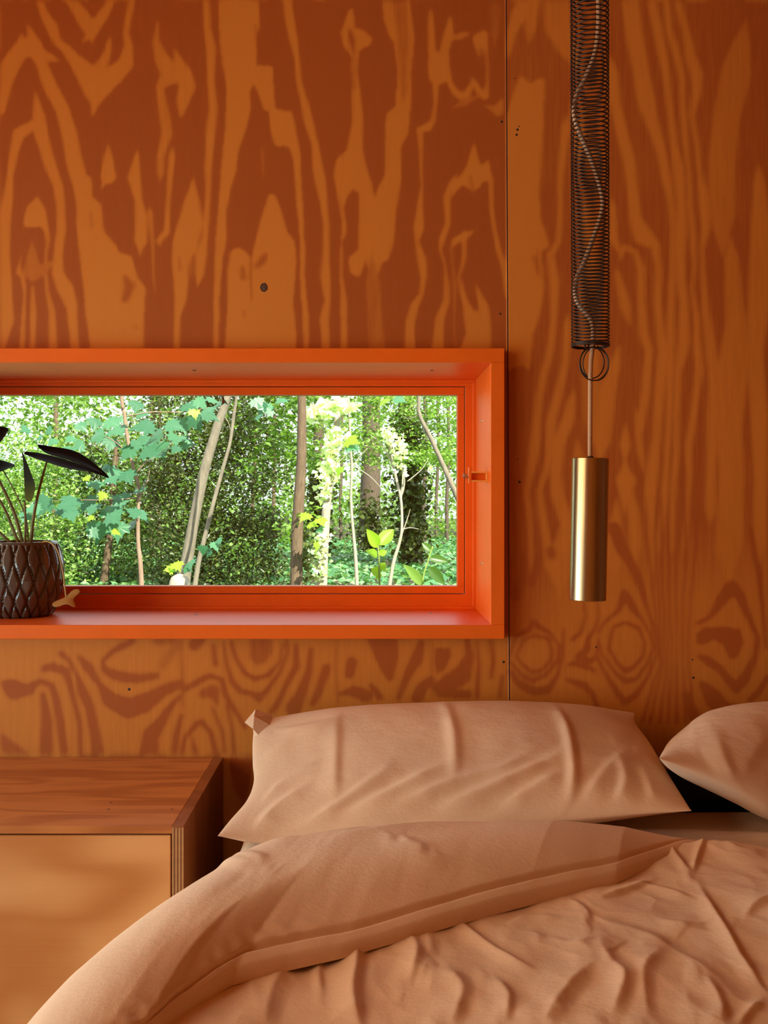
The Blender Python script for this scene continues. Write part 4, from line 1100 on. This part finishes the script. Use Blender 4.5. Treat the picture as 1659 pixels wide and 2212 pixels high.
MB().tube(pp, 0.0014, 6).build('wilted_stem', drym_s := plain('wilted_stem', (0.45, 0.30, 0.08), 0.6), pot, True)
V = [pw(110, 1303, 1.95), pw(114, 1313, 1.945), pw(128, 1312, 1.945), pw(148, 1302, 1.95), pw(163, 1318, 1.945), pw(165, 1306, 1.955), pw(156, 1296, 1.96), pw(170, 1285, 1.97), pw(178, 1276, 1.975), pw(165, 1270, 1.98), pw(152, 1276, 1.975), pw(144, 1290, 1.965), pw(125, 1295, 1.96)]
dl = sheet_poly('wilted_leaf', V, [(0, 1, 2, 12), (12, 2, 3, 11), (3, 4, 5, 6), (3, 6, 11), (11, 6, 7, 10), (10, 7, 8, 9)], drym, pot, 0.0008, True, 1)
attr(dl.data, 'tint', [random.random() for _ in V])

# ------------------------------------------------------------------ the woods outside
GZ = -0.35
def leaf_quads(C, size, flat=0.0, rng=RNG, aspect=0.55, face=None):
    """diamond leaves, each folded a little along its rib"""
    n = len(C)
    size = np.broadcast_to(np.asarray(size, float), (n,))
    nrm = rng.normal(size=(n, 3)); nrm[:, 2] = np.abs(nrm[:, 2]) + flat
    if face is not None: nrm = nrm + np.array(face)
    nrm /= np.linalg.norm(nrm, axis=1, keepdims=True)
    t = rng.normal(size=(n, 3)); t -= nrm * (t * nrm).sum(1, keepdims=True); t /= np.linalg.norm(t, axis=1, keepdims=True)
    b = np.cross(nrm, t)
    s = size[:, None] * rng.uniform(0.7, 1.3, (n, 1))
    v0 = C - t * s * 0.5; v2 = C + t * s * 0.5 - nrm * s * 0.08
    v1 = C - t * s * 0.05 + b * s * 0.5 * aspect + nrm * s * 0.08; v3 = C - t * s * 0.05 - b * s * 0.5 * aspect + nrm * s * 0.08
    V = np.stack([v0, v1, v2, v3], 1).reshape(-1, 3)
    i = np.arange(n)[:, None] * 4
    Q = np.hstack([np.stack([i, i + 1, i + 2], -1).reshape(n, 3), np.stack([i, i + 2, i + 3], -1).reshape(n, 3)]).reshape(-1, 3)
    return V, Q
def foliage(name, C, size, mat, parent, tint=(0.0, 1.0), flat=0.3, aspect=0.55, face=None):
    V, Q = leaf_quads(C, size, flat, RNG, aspect, face)
    me = np_mesh(name, V, Q)
    tn = RNG.uniform(tint[0], tint[1], len(C)); attr(me, 'tint', np.repeat(tn, 4))
    o = link(name, me, mat, parent)
    o['kind'] = 'stuff'
    return o
def clumps(box, nclump, nleaf, rad):
    (x0, x1), (y0, y1), (z0, z1) = box
    c = np.column_stack([RNG.uniform(x0, x1, nclump), RNG.uniform(y0, y1, nclump), RNG.uniform(z0, z1, nclump)])
    k = RNG.integers(0, nclump, nleaf)
    r = np.asarray(rad)
    return c[k] + RNG.normal(size=(nleaf, 3)) * r * RNG.uniform(0.5, 1.3, (nclump, 1))[k]
def bxs(px0, px1, py0, py1, d, dy):
    a, b = pw(px0, py0, d), pw(px1, py1, d)
    return ((a.x, b.x), (d - CD - dy, d - CD + dy), (max(b.z, GZ + 0.05), a.z))

G_mid = leaf_mat('leaf_mid', [(0, (0.05, 0.115, 0.022)), (0.5, (0.11, 0.22, 0.04)), (1, (0.21, 0.34, 0.075))], 0.40, 0.32)
G_dark = leaf_mat('leaf_ivy', [(0, (0.028, 0.042, 0.012)), (0.6, (0.060, 0.085, 0.020)), (1, (0.12, 0.15, 0.038))], 0.25, 0.28)
G_light = leaf_mat('leaf_light', [(0, (0.15, 0.27, 0.05)), (0.5, (0.25, 0.40, 0.09)), (1, (0.42, 0.56, 0.20))], 0.45)
G_teal = leaf_mat('leaf_maple', [(0, (0.035, 0.13, 0.065)), (0.6, (0.060, 0.19, 0.095)), (1, (0.12, 0.27, 0.11))], 0.30, 0.40)
G_lime = leaf_mat('leaf_lime', [(0, (0.20, 0.38, 0.03)), (1, (0.34, 0.52, 0.04))], 0.5)
G_ground = leaf_mat('leaf_ground', [(0, (0.05, 0.16, 0.07)), (0.6, (0.11, 0.28, 0.11)), (1, (0.26, 0.46, 0.20))], 0.25, 0.35)
G_glow = leaf_mat('leaf_ivy_sun_glare', [(0, (0.50, 0.60, 0.36)), (1, (0.85, 0.88, 0.74))], 0.35, 0.25)  # near-white leaf colour imitates overexposed sun on the ivy
def bark_mat(name, a, b):
    m, nt_, N, L, p = nodes_of(name)
    f = noise_tex(nt_, mapping(nt_, (1, 1, 0.25)), 40, 5, 0.6)
    r = ramp(nt_, [(0.3, a), (0.7, b)]); L.new(f, r.inputs[0]); L.new(r.outputs[0], p.inputs['Base Color'])
    p.inputs['Roughness'].default_value = 0.85
    bump(nt_, p, f, 0.5, 0.01)
    return m
B_grey = bark_mat('bark_grey', (0.13, 0.11, 0.075), (0.22, 0.19, 0.135))
B_brown = bark_mat('bark_brown', (0.075, 0.048, 0.026), (0.15, 0.10, 0.055))
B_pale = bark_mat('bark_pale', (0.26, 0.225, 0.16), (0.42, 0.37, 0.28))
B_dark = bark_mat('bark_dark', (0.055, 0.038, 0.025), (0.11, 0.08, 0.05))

gnd = MB()
gv = []
for i in range(31):
    for j in range(31):
        x = -40 + 70 * i / 30; y = 0.30 + 75 * j / 30
        gv.append((x, y, GZ + 0.08 * math.sin(x * 0.7) * math.sin(y * 0.5) * min(1, y / 6)))
gf = [(i * 31 + j, (i + 1) * 31 + j, (i + 1) * 31 + j + 1, i * 31 + j + 1) for i in range(30) for j in range(30)]
go = gnd.add(gv, gf).build('ground', plain('forest_soil', (0.06, 0.05, 0.025), 0.95, 0, 0.3, 3)); tag(go, 'shaded woodland floor outside the window', kind='structure')

def tree(name, path, d, mat, label, branches=(), top_z=4.5, group='trees outside the window', cat='tree'):
    """path: (px, py, width px) from top to bottom; carried on up into the canopy and down to the ground"""
    P = [pw(x, y, d) for x, y, w in path]; Rr = [w * d / F / 2 for x, y, w in path]
    up = (P[0] - P[1]).normalized(); up = (up + Vector((0, 0, 0.6))).normalized()
    while P[0].z < top_z:
        P.insert(0, P[0] + up * 0.7); Rr.insert(0, Rr[0] * 0.93)
    if P[-1].z > GZ:
        dn = (P[-1] - P[-2]).normalized(); dn = (dn + Vector((0, 0, -0.8))).normalized()
        st = P[-1] + dn * ((P[-1].z - GZ + 0.02) / max(0.2, -dn.z)); P.append(st); Rr.append(Rr[-1] * 1.25)
    root = empty(name, (P[-1].x, P[-1].y, GZ)); tag(root, label, cat, group)
    # carry radius through the smooth path
    n = 5
    sp = smooth_path(P, n); rr_ = np.interp(np.linspace(0, len(P) - 1, len(sp)), range(len(P)), Rr)
    MB().tube(sp, list(rr_), 10).build('trunk', mat, root, True)
    for b in branches:
        bp = smooth_path([pw(x, y, d + (q[0] if q else 0)) for x, y, *q in b[1]], 5)
        w0 = b[0] * d / F / 2
        MB().tube(bp, [w0 * (1 - 0.65 * i / (len(bp) - 1)) for i in range(len(bp))], 7).build('branch', mat, root, True)
    return root
t1 = tree('tree', [(492, 852, 17), (470, 920, 19), (446, 1000, 21), (432, 1060, 22), (418, 1130, 23), (405, 1205, 26), (396, 1262, 30)], 9.0, B_grey, 'leaning grey-barked tree trunk, thickest of the slanting ones', [(3, [(478, 890), (494, 915), (500, 945)])])
t2 = tree('sapling', [(511, 852, 6), (506, 890, 7), (497, 955, 7), (482, 1010, 8), (460, 1090, 9), (440, 1170, 10), (424, 1245, 11)], 8.2, B_grey, 'thin bent pale sapling just right of the leaning trunk')
t3 = tree('tree', [(652, 852, 18), (652, 920, 20), (651, 1000, 22), (646, 1080, 24), (642, 1150, 26), (640, 1262, 28)], 11.0, B_brown, 'straight brown tree trunk near the middle of the window')
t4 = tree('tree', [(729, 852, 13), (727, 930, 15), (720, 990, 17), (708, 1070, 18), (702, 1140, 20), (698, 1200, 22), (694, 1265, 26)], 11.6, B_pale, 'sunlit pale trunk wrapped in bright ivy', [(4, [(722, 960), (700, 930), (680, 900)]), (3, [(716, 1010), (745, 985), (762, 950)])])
t5 = tree('sapling', [(757, 962, 5), (760, 1010, 6), (758, 1080, 6), (763, 1150, 7), (768, 1205, 8)], 14.0, B_pale, 'slim pale sapling with forked twigs before the wide dark trunk', [(3, [(760, 1010), (778, 985), (795, 968)]), (3, [(762, 1005), (800, 1030), (828, 1060)])], top_z=1.9)
t6 = tree('tree', [(876, 852, 34), (880, 960, 36), (884, 1060, 38), (888, 1140, 42), (890, 1215, 50)], 20.0, B_dark, 'dark trunk clad in ivy at the right of the window')
t7 = tree('tree', [(904, 852, 8), (906, 895, 9), (930, 945, 10), (955, 1000, 11), (975, 1045, 12), (1000, 1100, 13), (1060, 1230, 14)], 7.5, B_grey, 'grey sloping branch-like trunk crossing the upper right pane', [(3, [(906, 895), (885, 905), (868, 898)]), (2, [(904, 890), (893, 870)])])
t8 = tree('tree', [(802, 852, 38), (802, 960, 40), (800, 1060, 44), (798, 1140, 46), (796, 1215, 54)], 24.0, B_dark, 'widest dark trunk standing far back in the wood')
t9 = tree('tree', [(690, 852, 22), (688, 960, 24), (686, 1080, 26), (690, 1190, 30)], 21.0, B_dark, 'dark trunk half hidden behind the ivy-wrapped one')
t10 = tree('tree', [(238, 1150, 14), (232, 1200, 16), (224, 1262, 19)], 15.0, B_brown, 'short brown trunk low at the left behind the leaves', top_z=1.4)
t11 = tree('sapling', [(840, 940, 8), (846, 990, 7), (855, 1030, 6), (866, 1080, 6), (868, 1140, 6), (862, 1175, 7), (848, 1225, 8)], 12.0, B_pale, 'dead bleached sapling with bare forked branches', [(5, [(866, 1078), (870, 1030), (866, 985), (872, 935)]), (4, [(868, 1070), (874, 1040), (868, 1000)]), (3, [(866, 1145), (885, 1140), (905, 1143)]), (3, [(866, 1160), (880, 1120), (886, 1100)]), (4, [(846, 1000), (825, 960), (800, 940)]), (3, [(880, 1040), (910, 1015), (926, 990)])], top_z=1.5)
k = 0
for (x, w, d, lb) in ((548, 9, 27, 'far slim trunk left of the brown tree'), (594, 8, 30, 'far thin trunk between sapling and brown tree'), (738, 7, 31, 'far thin trunk beside the sunlit ivy tree'), (918, 10, 28, 'far slim trunk right of the ivy-clad one'), (945, 7, 33, 'far thin trunk in the bright gap at the right'), (968, 8, 30, 'far thin trunk close to the right window frame'), (330, 12, 22, 'far dark trunk behind the maple leaves'), (345, 9, 24, 'far thin trunk behind the leaning tree'), (120, 12, 24, 'far trunk behind the potted plant leaves')):
    tree('far_tree', [(x, 852, w * .85), (x + 3 * math.sin(x), 980, w * .9), (x - 3, 1100, w), (x, 1206, w * 1.15)], d, B_brown if x < 700 else B_dark, lb, top_z=6.0)

# leafy masses
def shrub(name, label, parts, loc_d, cat='shrub', group='leafy growth outside the window'):
    root = empty(name, (0, loc_d - CD, GZ)); tag(root, label, cat, group)
    for nm, C, size, mat, tint, flat in parts:
        C = C[C[:, 2] > GZ]
        foliage(nm, C, size, mat, root, tint, flat)
    return root
shrub('evergreen', 'dark small-leaved evergreen behind the leaning trunk', [('foliage', clumps(bxs(350, 600, 830, 1275, 14.5, 0.9), 150, 25000, (0.17, 0.25, 0.2)), 0.062, G_dark, (0, 1), 0.3), ('foliage', clumps(bxs(350, 600, 800, 1275, 14.0, 1.0), 80, 3000, (0.2, 0.25, 0.22)), 0.06, G_mid, (0.2, 1), 0.3)], 14.5)
shrub('evergreen', 'dark leafy growth low at the left behind the maple', [('foliage', clumps(bxs(140, 350, 960, 1275, 16.5, 0.9), 90, 9000, (0.2, 0.25, 0.22)), 0.07, G_dark, (0.1, 1), 0.3), ('foliage', clumps(bxs(120, 350, 930, 1275, 16.0, 1.0), 80, 5000, (0.22, 0.25, 0.22)), 0.07, G_mid, (0.2, 1), 0.3)], 16.5)
shrub('bush', 'light green bush behind the potted plant', [('foliage', clumps(bxs(-260, 160, 960, 1275, 15.0, 1.0), 120, 11000, (0.22, 0.3, 0.22)), 0.075, G_mid, (0.2, 1), 0.3), ('foliage', clumps(bxs(-260, 180, 930, 1275, 14.0, 1.0), 70, 3500, (0.22, 0.3, 0.22)), 0.07, G_light, (0, 1), 0.4)], 15.0)
shrub('broadleaf_tree', 'green leafy crown beside the brown trunk', [('foliage', clumps(bxs(540, 720, 830, 1010, 13.6, 0.6), 34, 1300, (0.16, 0.2, 0.12)), 0.11, G_mid, (0.2, 1), 1.2), ('foliage', clumps(bxs(600, 700, 1080, 1180, 12.0, 0.4), 8, 90, (0.10, 0.2, 0.10)), 0.11, G_light, (0.0, .6), 1.0)], 12.5)
shrub('broadleaf_tree', 'thin bright crown against the sky at the upper left', [('foliage', clumps(bxs(-260, 330, 760, 960, 18.0, 1.5), 50, 2300, (0.26, 0.4, 0.16)), 0.11, G_mid, (0.3, 1), 0.8)], 18.0)
shrub('conifer', 'feathery light green boughs at the upper right', [('foliage', clumps(bxs(740, 1080, 780, 1010, 18.0, 1.0), 60, 6000, (0.45, 0.4, 0.06)), 0.075, G_light, (0, .8), 0.8), ('foliage', clumps(bxs(740, 1080, 780, 1000, 19.0, 1.0), 50, 5000, (0.4, 0.4, 0.08)), 0.08, G_mid, (0, 1), 0.8)], 18.0)
# ivy on the trunks
def ivy(root, path, d, n, spread, size, mat, tint):
    t = RNG.uniform(0, len(path) - 1.001, n); i = t.astype(int); f = (t - i)[:, None]
    Pn = np.array([list(pw(x, y, d)) for x, y in path])
    C = Pn[i] * (1 - f) + Pn[i + 1] * f + RNG.normal(size=(n, 3)) * np.array([spread, spread, spread * 0.8])
    return foliage('ivy', C[C[:, 2] > GZ], size, mat, root, tint, 0.2, 0.9)
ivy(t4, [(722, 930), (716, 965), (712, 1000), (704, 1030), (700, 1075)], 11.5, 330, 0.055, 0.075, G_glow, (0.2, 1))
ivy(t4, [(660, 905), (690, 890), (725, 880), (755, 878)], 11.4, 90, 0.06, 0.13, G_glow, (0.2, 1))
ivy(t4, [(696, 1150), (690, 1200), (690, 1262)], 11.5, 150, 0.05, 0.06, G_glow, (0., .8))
ivy(t3, [(652, 1120), (660, 1190), (655, 1262)], 11.05, 200, 0.07, 0.07, G_dark, (0.3, 1))
ivy(t6, [(880, 900), (884, 1000), (886, 1100), (890, 1210)], 19.8, 2600, 0.17, 0.11, G_dark, (0.2, 1))
ivy(t9, [(690, 1000), (688, 1100), (690, 1210)], 20.8, 900, 0.15, 0.11, G_dark, (0.2, 1))
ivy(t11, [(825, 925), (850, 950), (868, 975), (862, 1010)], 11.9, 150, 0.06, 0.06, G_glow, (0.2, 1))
ivy(t8, [(800, 1080), (798, 1150), (796, 1215)], 23.6, 700, 0.22, 0.12, G_dark, (0.2, .8))
# ground cover
n = 42000
gx = RNG.uniform(-11, 5, n); gy = RNG.uniform(4, 30, n)
gz = GZ + 0.05 + 0.20 * fbm(gx * 0.9, gy * 0.9, 77, 3) + RNG.uniform(0, 0.10, n)
gc = foliage('ground_ivy', np.column_stack([gx, gy, gz]), 0.115, G_ground, None, (0, 1), 1.6, 0.9); tag(gc, 'low glossy ivy carpeting the woodland floor', 'ivy', kind='stuff')
# understorey and far trees
n = 9000
C = clumps(((-13, 5.5), (27, 33), (GZ, 1.1)), 130, n, (0.5, 0.6, 0.35)); C = C[C[:, 2] > GZ]
us = foliage('undergrowth', C, 0.15, G_mid, None, (0.1, 1), 0.4); tag(us, 'hazy green undergrowth between the far trunks', 'undergrowth', kind='stuff')
C = clumps(((-22, 9), (34, 48), (1.2, 9.0)), 260, 13000, (0.9, 1.0, 0.6))
tr = foliage('treeline', C, 0.30, G_mid, None, (0.2, 1), 0.5); tag(tr, 'far sunlit tree crowns seen between the trunks', 'trees', kind='stuff')
C = clumps(((-20, 9), (34, 46), (GZ, 2.0)), 160, 7000, (0.9, 1.0, 0.5)); C = C[C[:, 2] > GZ]
tr2 = foliage('thicket', C, 0.26, G_light, None, (0.0, .8), 0.5); tag(tr2, 'far pale green thicket at the foot of the distant trees', 'thicket', kind='stuff')

# the near maple: every leaf a part
def maple_mesh(tint):
    lob = [(0, -0.10), (0.10, -0.02), (0.30, -0.16), (0.26, 0.0), (0.50, 0.10), (0.40, 0.20), (0.48, 0.40), (0.30, 0.36), (0.22, 0.44), (0.16, 0.62), (0.10, 0.56), (0, 0.86)]
    out = lob + [(-x, y) for x, y in lob[-2:0:-1]]
    V = [(0, 0.16, 0.0)] + [(x, y, -0.10 * (x * x + (y - .2) ** 2) * 1.6) for x, y in out]
    me = bpy.data.meshes.new('leaf'); n = len(out)
    me.from_pydata(V, [], [(0, 1 + i, 1 + (i + 1) % n) for i in range(n)]); me.update()
    attr(me, 'tint', np.clip(tint + np.array([0.05] + [(-0.1 if i % 3 else 0.1) for i in range(n)]), 0, 1))
    return me
maple_me = [maple_mesh(t) for t in (0.1, 0.35, 0.6)]
for me in maple_me: me.materials.append(G_teal)
lime_me = maple_mesh(0.6); lime_me.materials.append(G_lime)
MD = 4.6
mp = tree('maple_sapling', [(262, 852, 8), (268, 890, 8), (277, 955, 8), (288, 1010, 7), (299, 1050, 7), (298, 1120, 8), (299, 1180, 9), (306, 1265, 11)], MD, bark_mat('bark_red', (0.18, 0.11, 0.065), (0.30, 0.21, 0.14)), 'near maple sapling with broad blue-green leaves', [(3, [(291, 1025), (315, 1000), (342, 983), (370, 960, .1)]), (3, [(300, 1080), (318, 1040), (325, 1005)]), (3, [(283, 985), (262, 965), (230, 945), (180, 940, .2)]), (3, [(297, 1075), (250, 1080), (180, 1080), (110, 1082, .2)]), (3, [(299, 1110), (270, 1120), (215, 1125)]), (3, [(270, 900), (330, 890), (400, 890, .1), (450, 880, .2)])], cat='tree')
def put_leaf(root, x, y, d, size_px, me, tilt=None):
    o = bpy.data.objects.new('leaf', me); COL.objects.link(o)
    s = size_px * d / F
    nrm = Vector((random.gauss(0, 0.45), -0.75 + random.gauss(0, 0.25), 0.75 + random.gauss(0, 0.3))).normalized()
    tdir = Vector((random.gauss(0, 0.8), random.gauss(0, 0.3), -0.7 + random.gauss(0, 0.4)))
    if tilt: tdir = Vector(tilt)
    yv = (tdir - nrm * tdir.dot(nrm)).normalized(); xv = yv.cross(nrm)
    m = Matrix((xv, yv, nrm)).transposed().to_4x4()
    o.matrix_world = Matrix.Translation(pw(x, y, d)) @ m @ Matrix.Diagonal((s, s, s, 1))
    mw = o.matrix_world.copy()
    o.parent = root; o.matrix_parent_inverse = Matrix.Translation(-Vector(root.location))
    o.matrix_basis = mw
    return o
LP = [(205,905,34),(232,908,40),(248,925,46),(222,935,42),(240,948,38),(200,945,30),(262,900,26),(295,868,34),(310,890,30),(330,918,56),(348,935,50),(362,915,44),(322,945,40),(345,958,42),(300,955,40),(285,968,40),(312,972,44),(335,978,42),(375,938,36),(392,955,34),(400,945,30),(395,905,40),(418,898,44),(440,890,42),(455,880,36),(470,872,36),(405,872,40),(425,862,36),(448,860,36),(385,965,26),
      (255,1015,44),(272,1020,40),(240,1030,36),(205,1040,34),(230,1005,30),(100,1075,52),(130,1090,54),(85,1095,40),(160,1075,44),(185,1080,42),(205,1090,38),(150,1105,34),(60,1110,30),(275,1082,44),(290,1100,50),(262,1095,40),(240,1110,46),(215,1130,50),(255,1130,46),(290,1128,44),(300,1112,36),(225,1100,34),(305,1060,30),(195,1145,28),(180,960,30),(160,945,28),(145,965,30),(120,950,26),(110,925,24),(170,915,30),(60,925,24),(90,940,24)]
for x, y, sz in LP:
    put_leaf(mp, x, y, MD + random.uniform(-0.25, 0.25), sz * 1.2, random.choice(maple_me))
for x, y, sz in ((200,1115,20),(245,1145,26),(185,1030,22),(418,885,30),(225,1065,26)):
    put_leaf(mp, x, y, MD - 0.2, sz, lime_me)
for x, y, sz, me in ((440,1180,30,maple_me[1]),(462,1172,30,maple_me[2]),(478,1165,26,maple_me[1]),(455,1188,26,maple_me[0]),(412,1212,34,maple_me[2]),(400,1225,26,maple_me[1]),(378,1216,36,lime_me),(372,1230,26,lime_me)):
    put_leaf(t2, x, y, 7.6, sz, me)
for x, y, sz, me in ((665,1110,36,lime_me),(690,1120,34,lime_me),(668,1132,30,lime_me),(684,1172,26,lime_me),(750,950,44,lime_me),(764,962,40,maple_me[2]),(735,1010,30,lime_me),(690,1140,26,maple_me[2])):
    put_leaf(t3, x, y, 10.6, sz, me)
for x, y, sz, me in ((835,862,34,lime_me),(855,858,34,maple_me[2]),(570,870,40,maple_me[1]),(590,885,40,maple_me[2]),(552,862,40,maple_me[0]),(615,862,36,maple_me[2]),(560,895,30,maple_me[1])):
    put_leaf(t7 if x > 700 else t2, x, y, 7.4, sz, me)

# young sprout with lime leaves close to the glass
def oval_leaf(root, base, tip, d0, d1, width, mat, tint):
    a, b = pw(*base, d0), pw(*tip, d1)
    ax_ = b - a; L_ = ax_.length; ax_.normalize()
    side = ax_.cross(Vector((0, -1, 0.35))).normalized(); nn = side.cross(ax_)
    V = []; n = 9
    for i in range(n):
        t = i / (n - 1); w = width * d0 / F * 0.5 * math.sin(math.pi * t ** 0.8) ** 0.8 if 0 < i < n - 1 else 0.0004
        c = a + ax_ * L_ * t - nn * 0.12 * L_ * t * t
        for k_ in (-1, -0.5, 0, 0.5, 1): V.append(c + side * w * k_ + nn * abs(k_) * w * 0.35)
    me = np_mesh('leaf', np.array([list(p) for p in V]), grid_faces(n, 5)); attr(me, 'tint', [tint] * len(V))
    return link('leaf', me, mat, root, True)
SD = 3.6
sp_ = empty('sprout', pw(822, 1700, SD)); sp_.location.z = GZ; tag(sp_, 'young upright sprout with glowing lime leaves low in the window', 'plant')
MB().tube(smooth_path([pw(832, 1890, SD), pw(828, 1500, SD), pw(824, 1300, SD), pw(820, 1262, SD), pw(819, 1215, SD), pw(817, 1185, SD), pw(818, 1170, SD)], 5), [0.006] * 10 + [0.004] * 10 + [0.0026] * 11, 7).build('stem', plain('sprout_stem', (0.25, 0.35, 0.06), 0.5), sp_, True)
for (b, t, d1, w, tn) in (((817, 1182), (795, 1145), SD - .05, 26, 0.8), ((819, 1178), (850, 1141), SD + .03, 30, 0.4), ((815, 1200), (794, 1190), SD - .05, 20, 0.3), ((819, 1198), (836, 1190), SD, 16, 0.5), ((820, 1240), (802, 1228), SD, 22, 0.8), ((821, 1232), (832, 1215), SD, 20, 0.6), ((822, 1250), (812, 1240), SD, 16, 0.8)):
    oval_leaf(sp_, b, t, SD, d1, w, G_lime, tn)
s2 = empty('sprout', pw(905, 1700, SD + .3)); s2.location.z = GZ; tag(s2, 'low sprout with wide green leaves in the lower right pane corner', 'plant')
MB().tube(smooth_path([pw(912, 1800, SD + .3), pw(915, 1400, SD + .3), pw(913, 1262, SD + .3), pw(925, 1210, SD + .3), pw(935, 1180, SD + .3)], 5), 0.003, 7).build('stem', bpy.data.materials['sprout_stem'], s2, True)
for (b, t, d1, w, tn, m_) in (((912, 1262), (878, 1222), SD + .2, 24, 0.2, G_light), ((925, 1225), (962, 1262), SD + .3, 24, 0.1, G_mid), ((928, 1205), (968, 1212), SD + .3, 20, 0.2, G_mid), ((932, 1190), (912, 1172), SD + .3, 16, 0.3, G_mid), ((915, 1250), (895, 1270), SD + .3, 18, 0.1, G_mid)):
    oval_leaf(s2, b, t, SD + .3, d1, w, m_, tn)
# curled brown leaf caught at the top of the sash
br = sheet_poly('dead_leaf', [pw(478, 876, 2.19), pw(486, 870, 2.19), pw(494, 876, 2.192), (pw(484, 862, 2.19)), pw(482, 852, 2.19)], [(0, 1, 4), (1, 3, 4), (1, 2, 3)], plain('dead_leaf', (0.35, 0.09, 0.03), 0.7), None, 0.001, True, 0)
tag(br, 'small curled brown dead leaf hanging at the top of the pane', 'leaf')

st_ = MB()
c = pw(388, 1262, 8.6)
st_.lathe([(0.16, GZ - c.z), (0.13, -0.25), (0.10, -0.05), (0.085, 0.03), (0.07, 0.062), (0.03, 0.085), (0.0, 0.09)], 18, c)
so = st_.build('tree_stump', B_pale, None, True); tag(so, 'pale stump at the foot of the leaning trunk', 'stump')
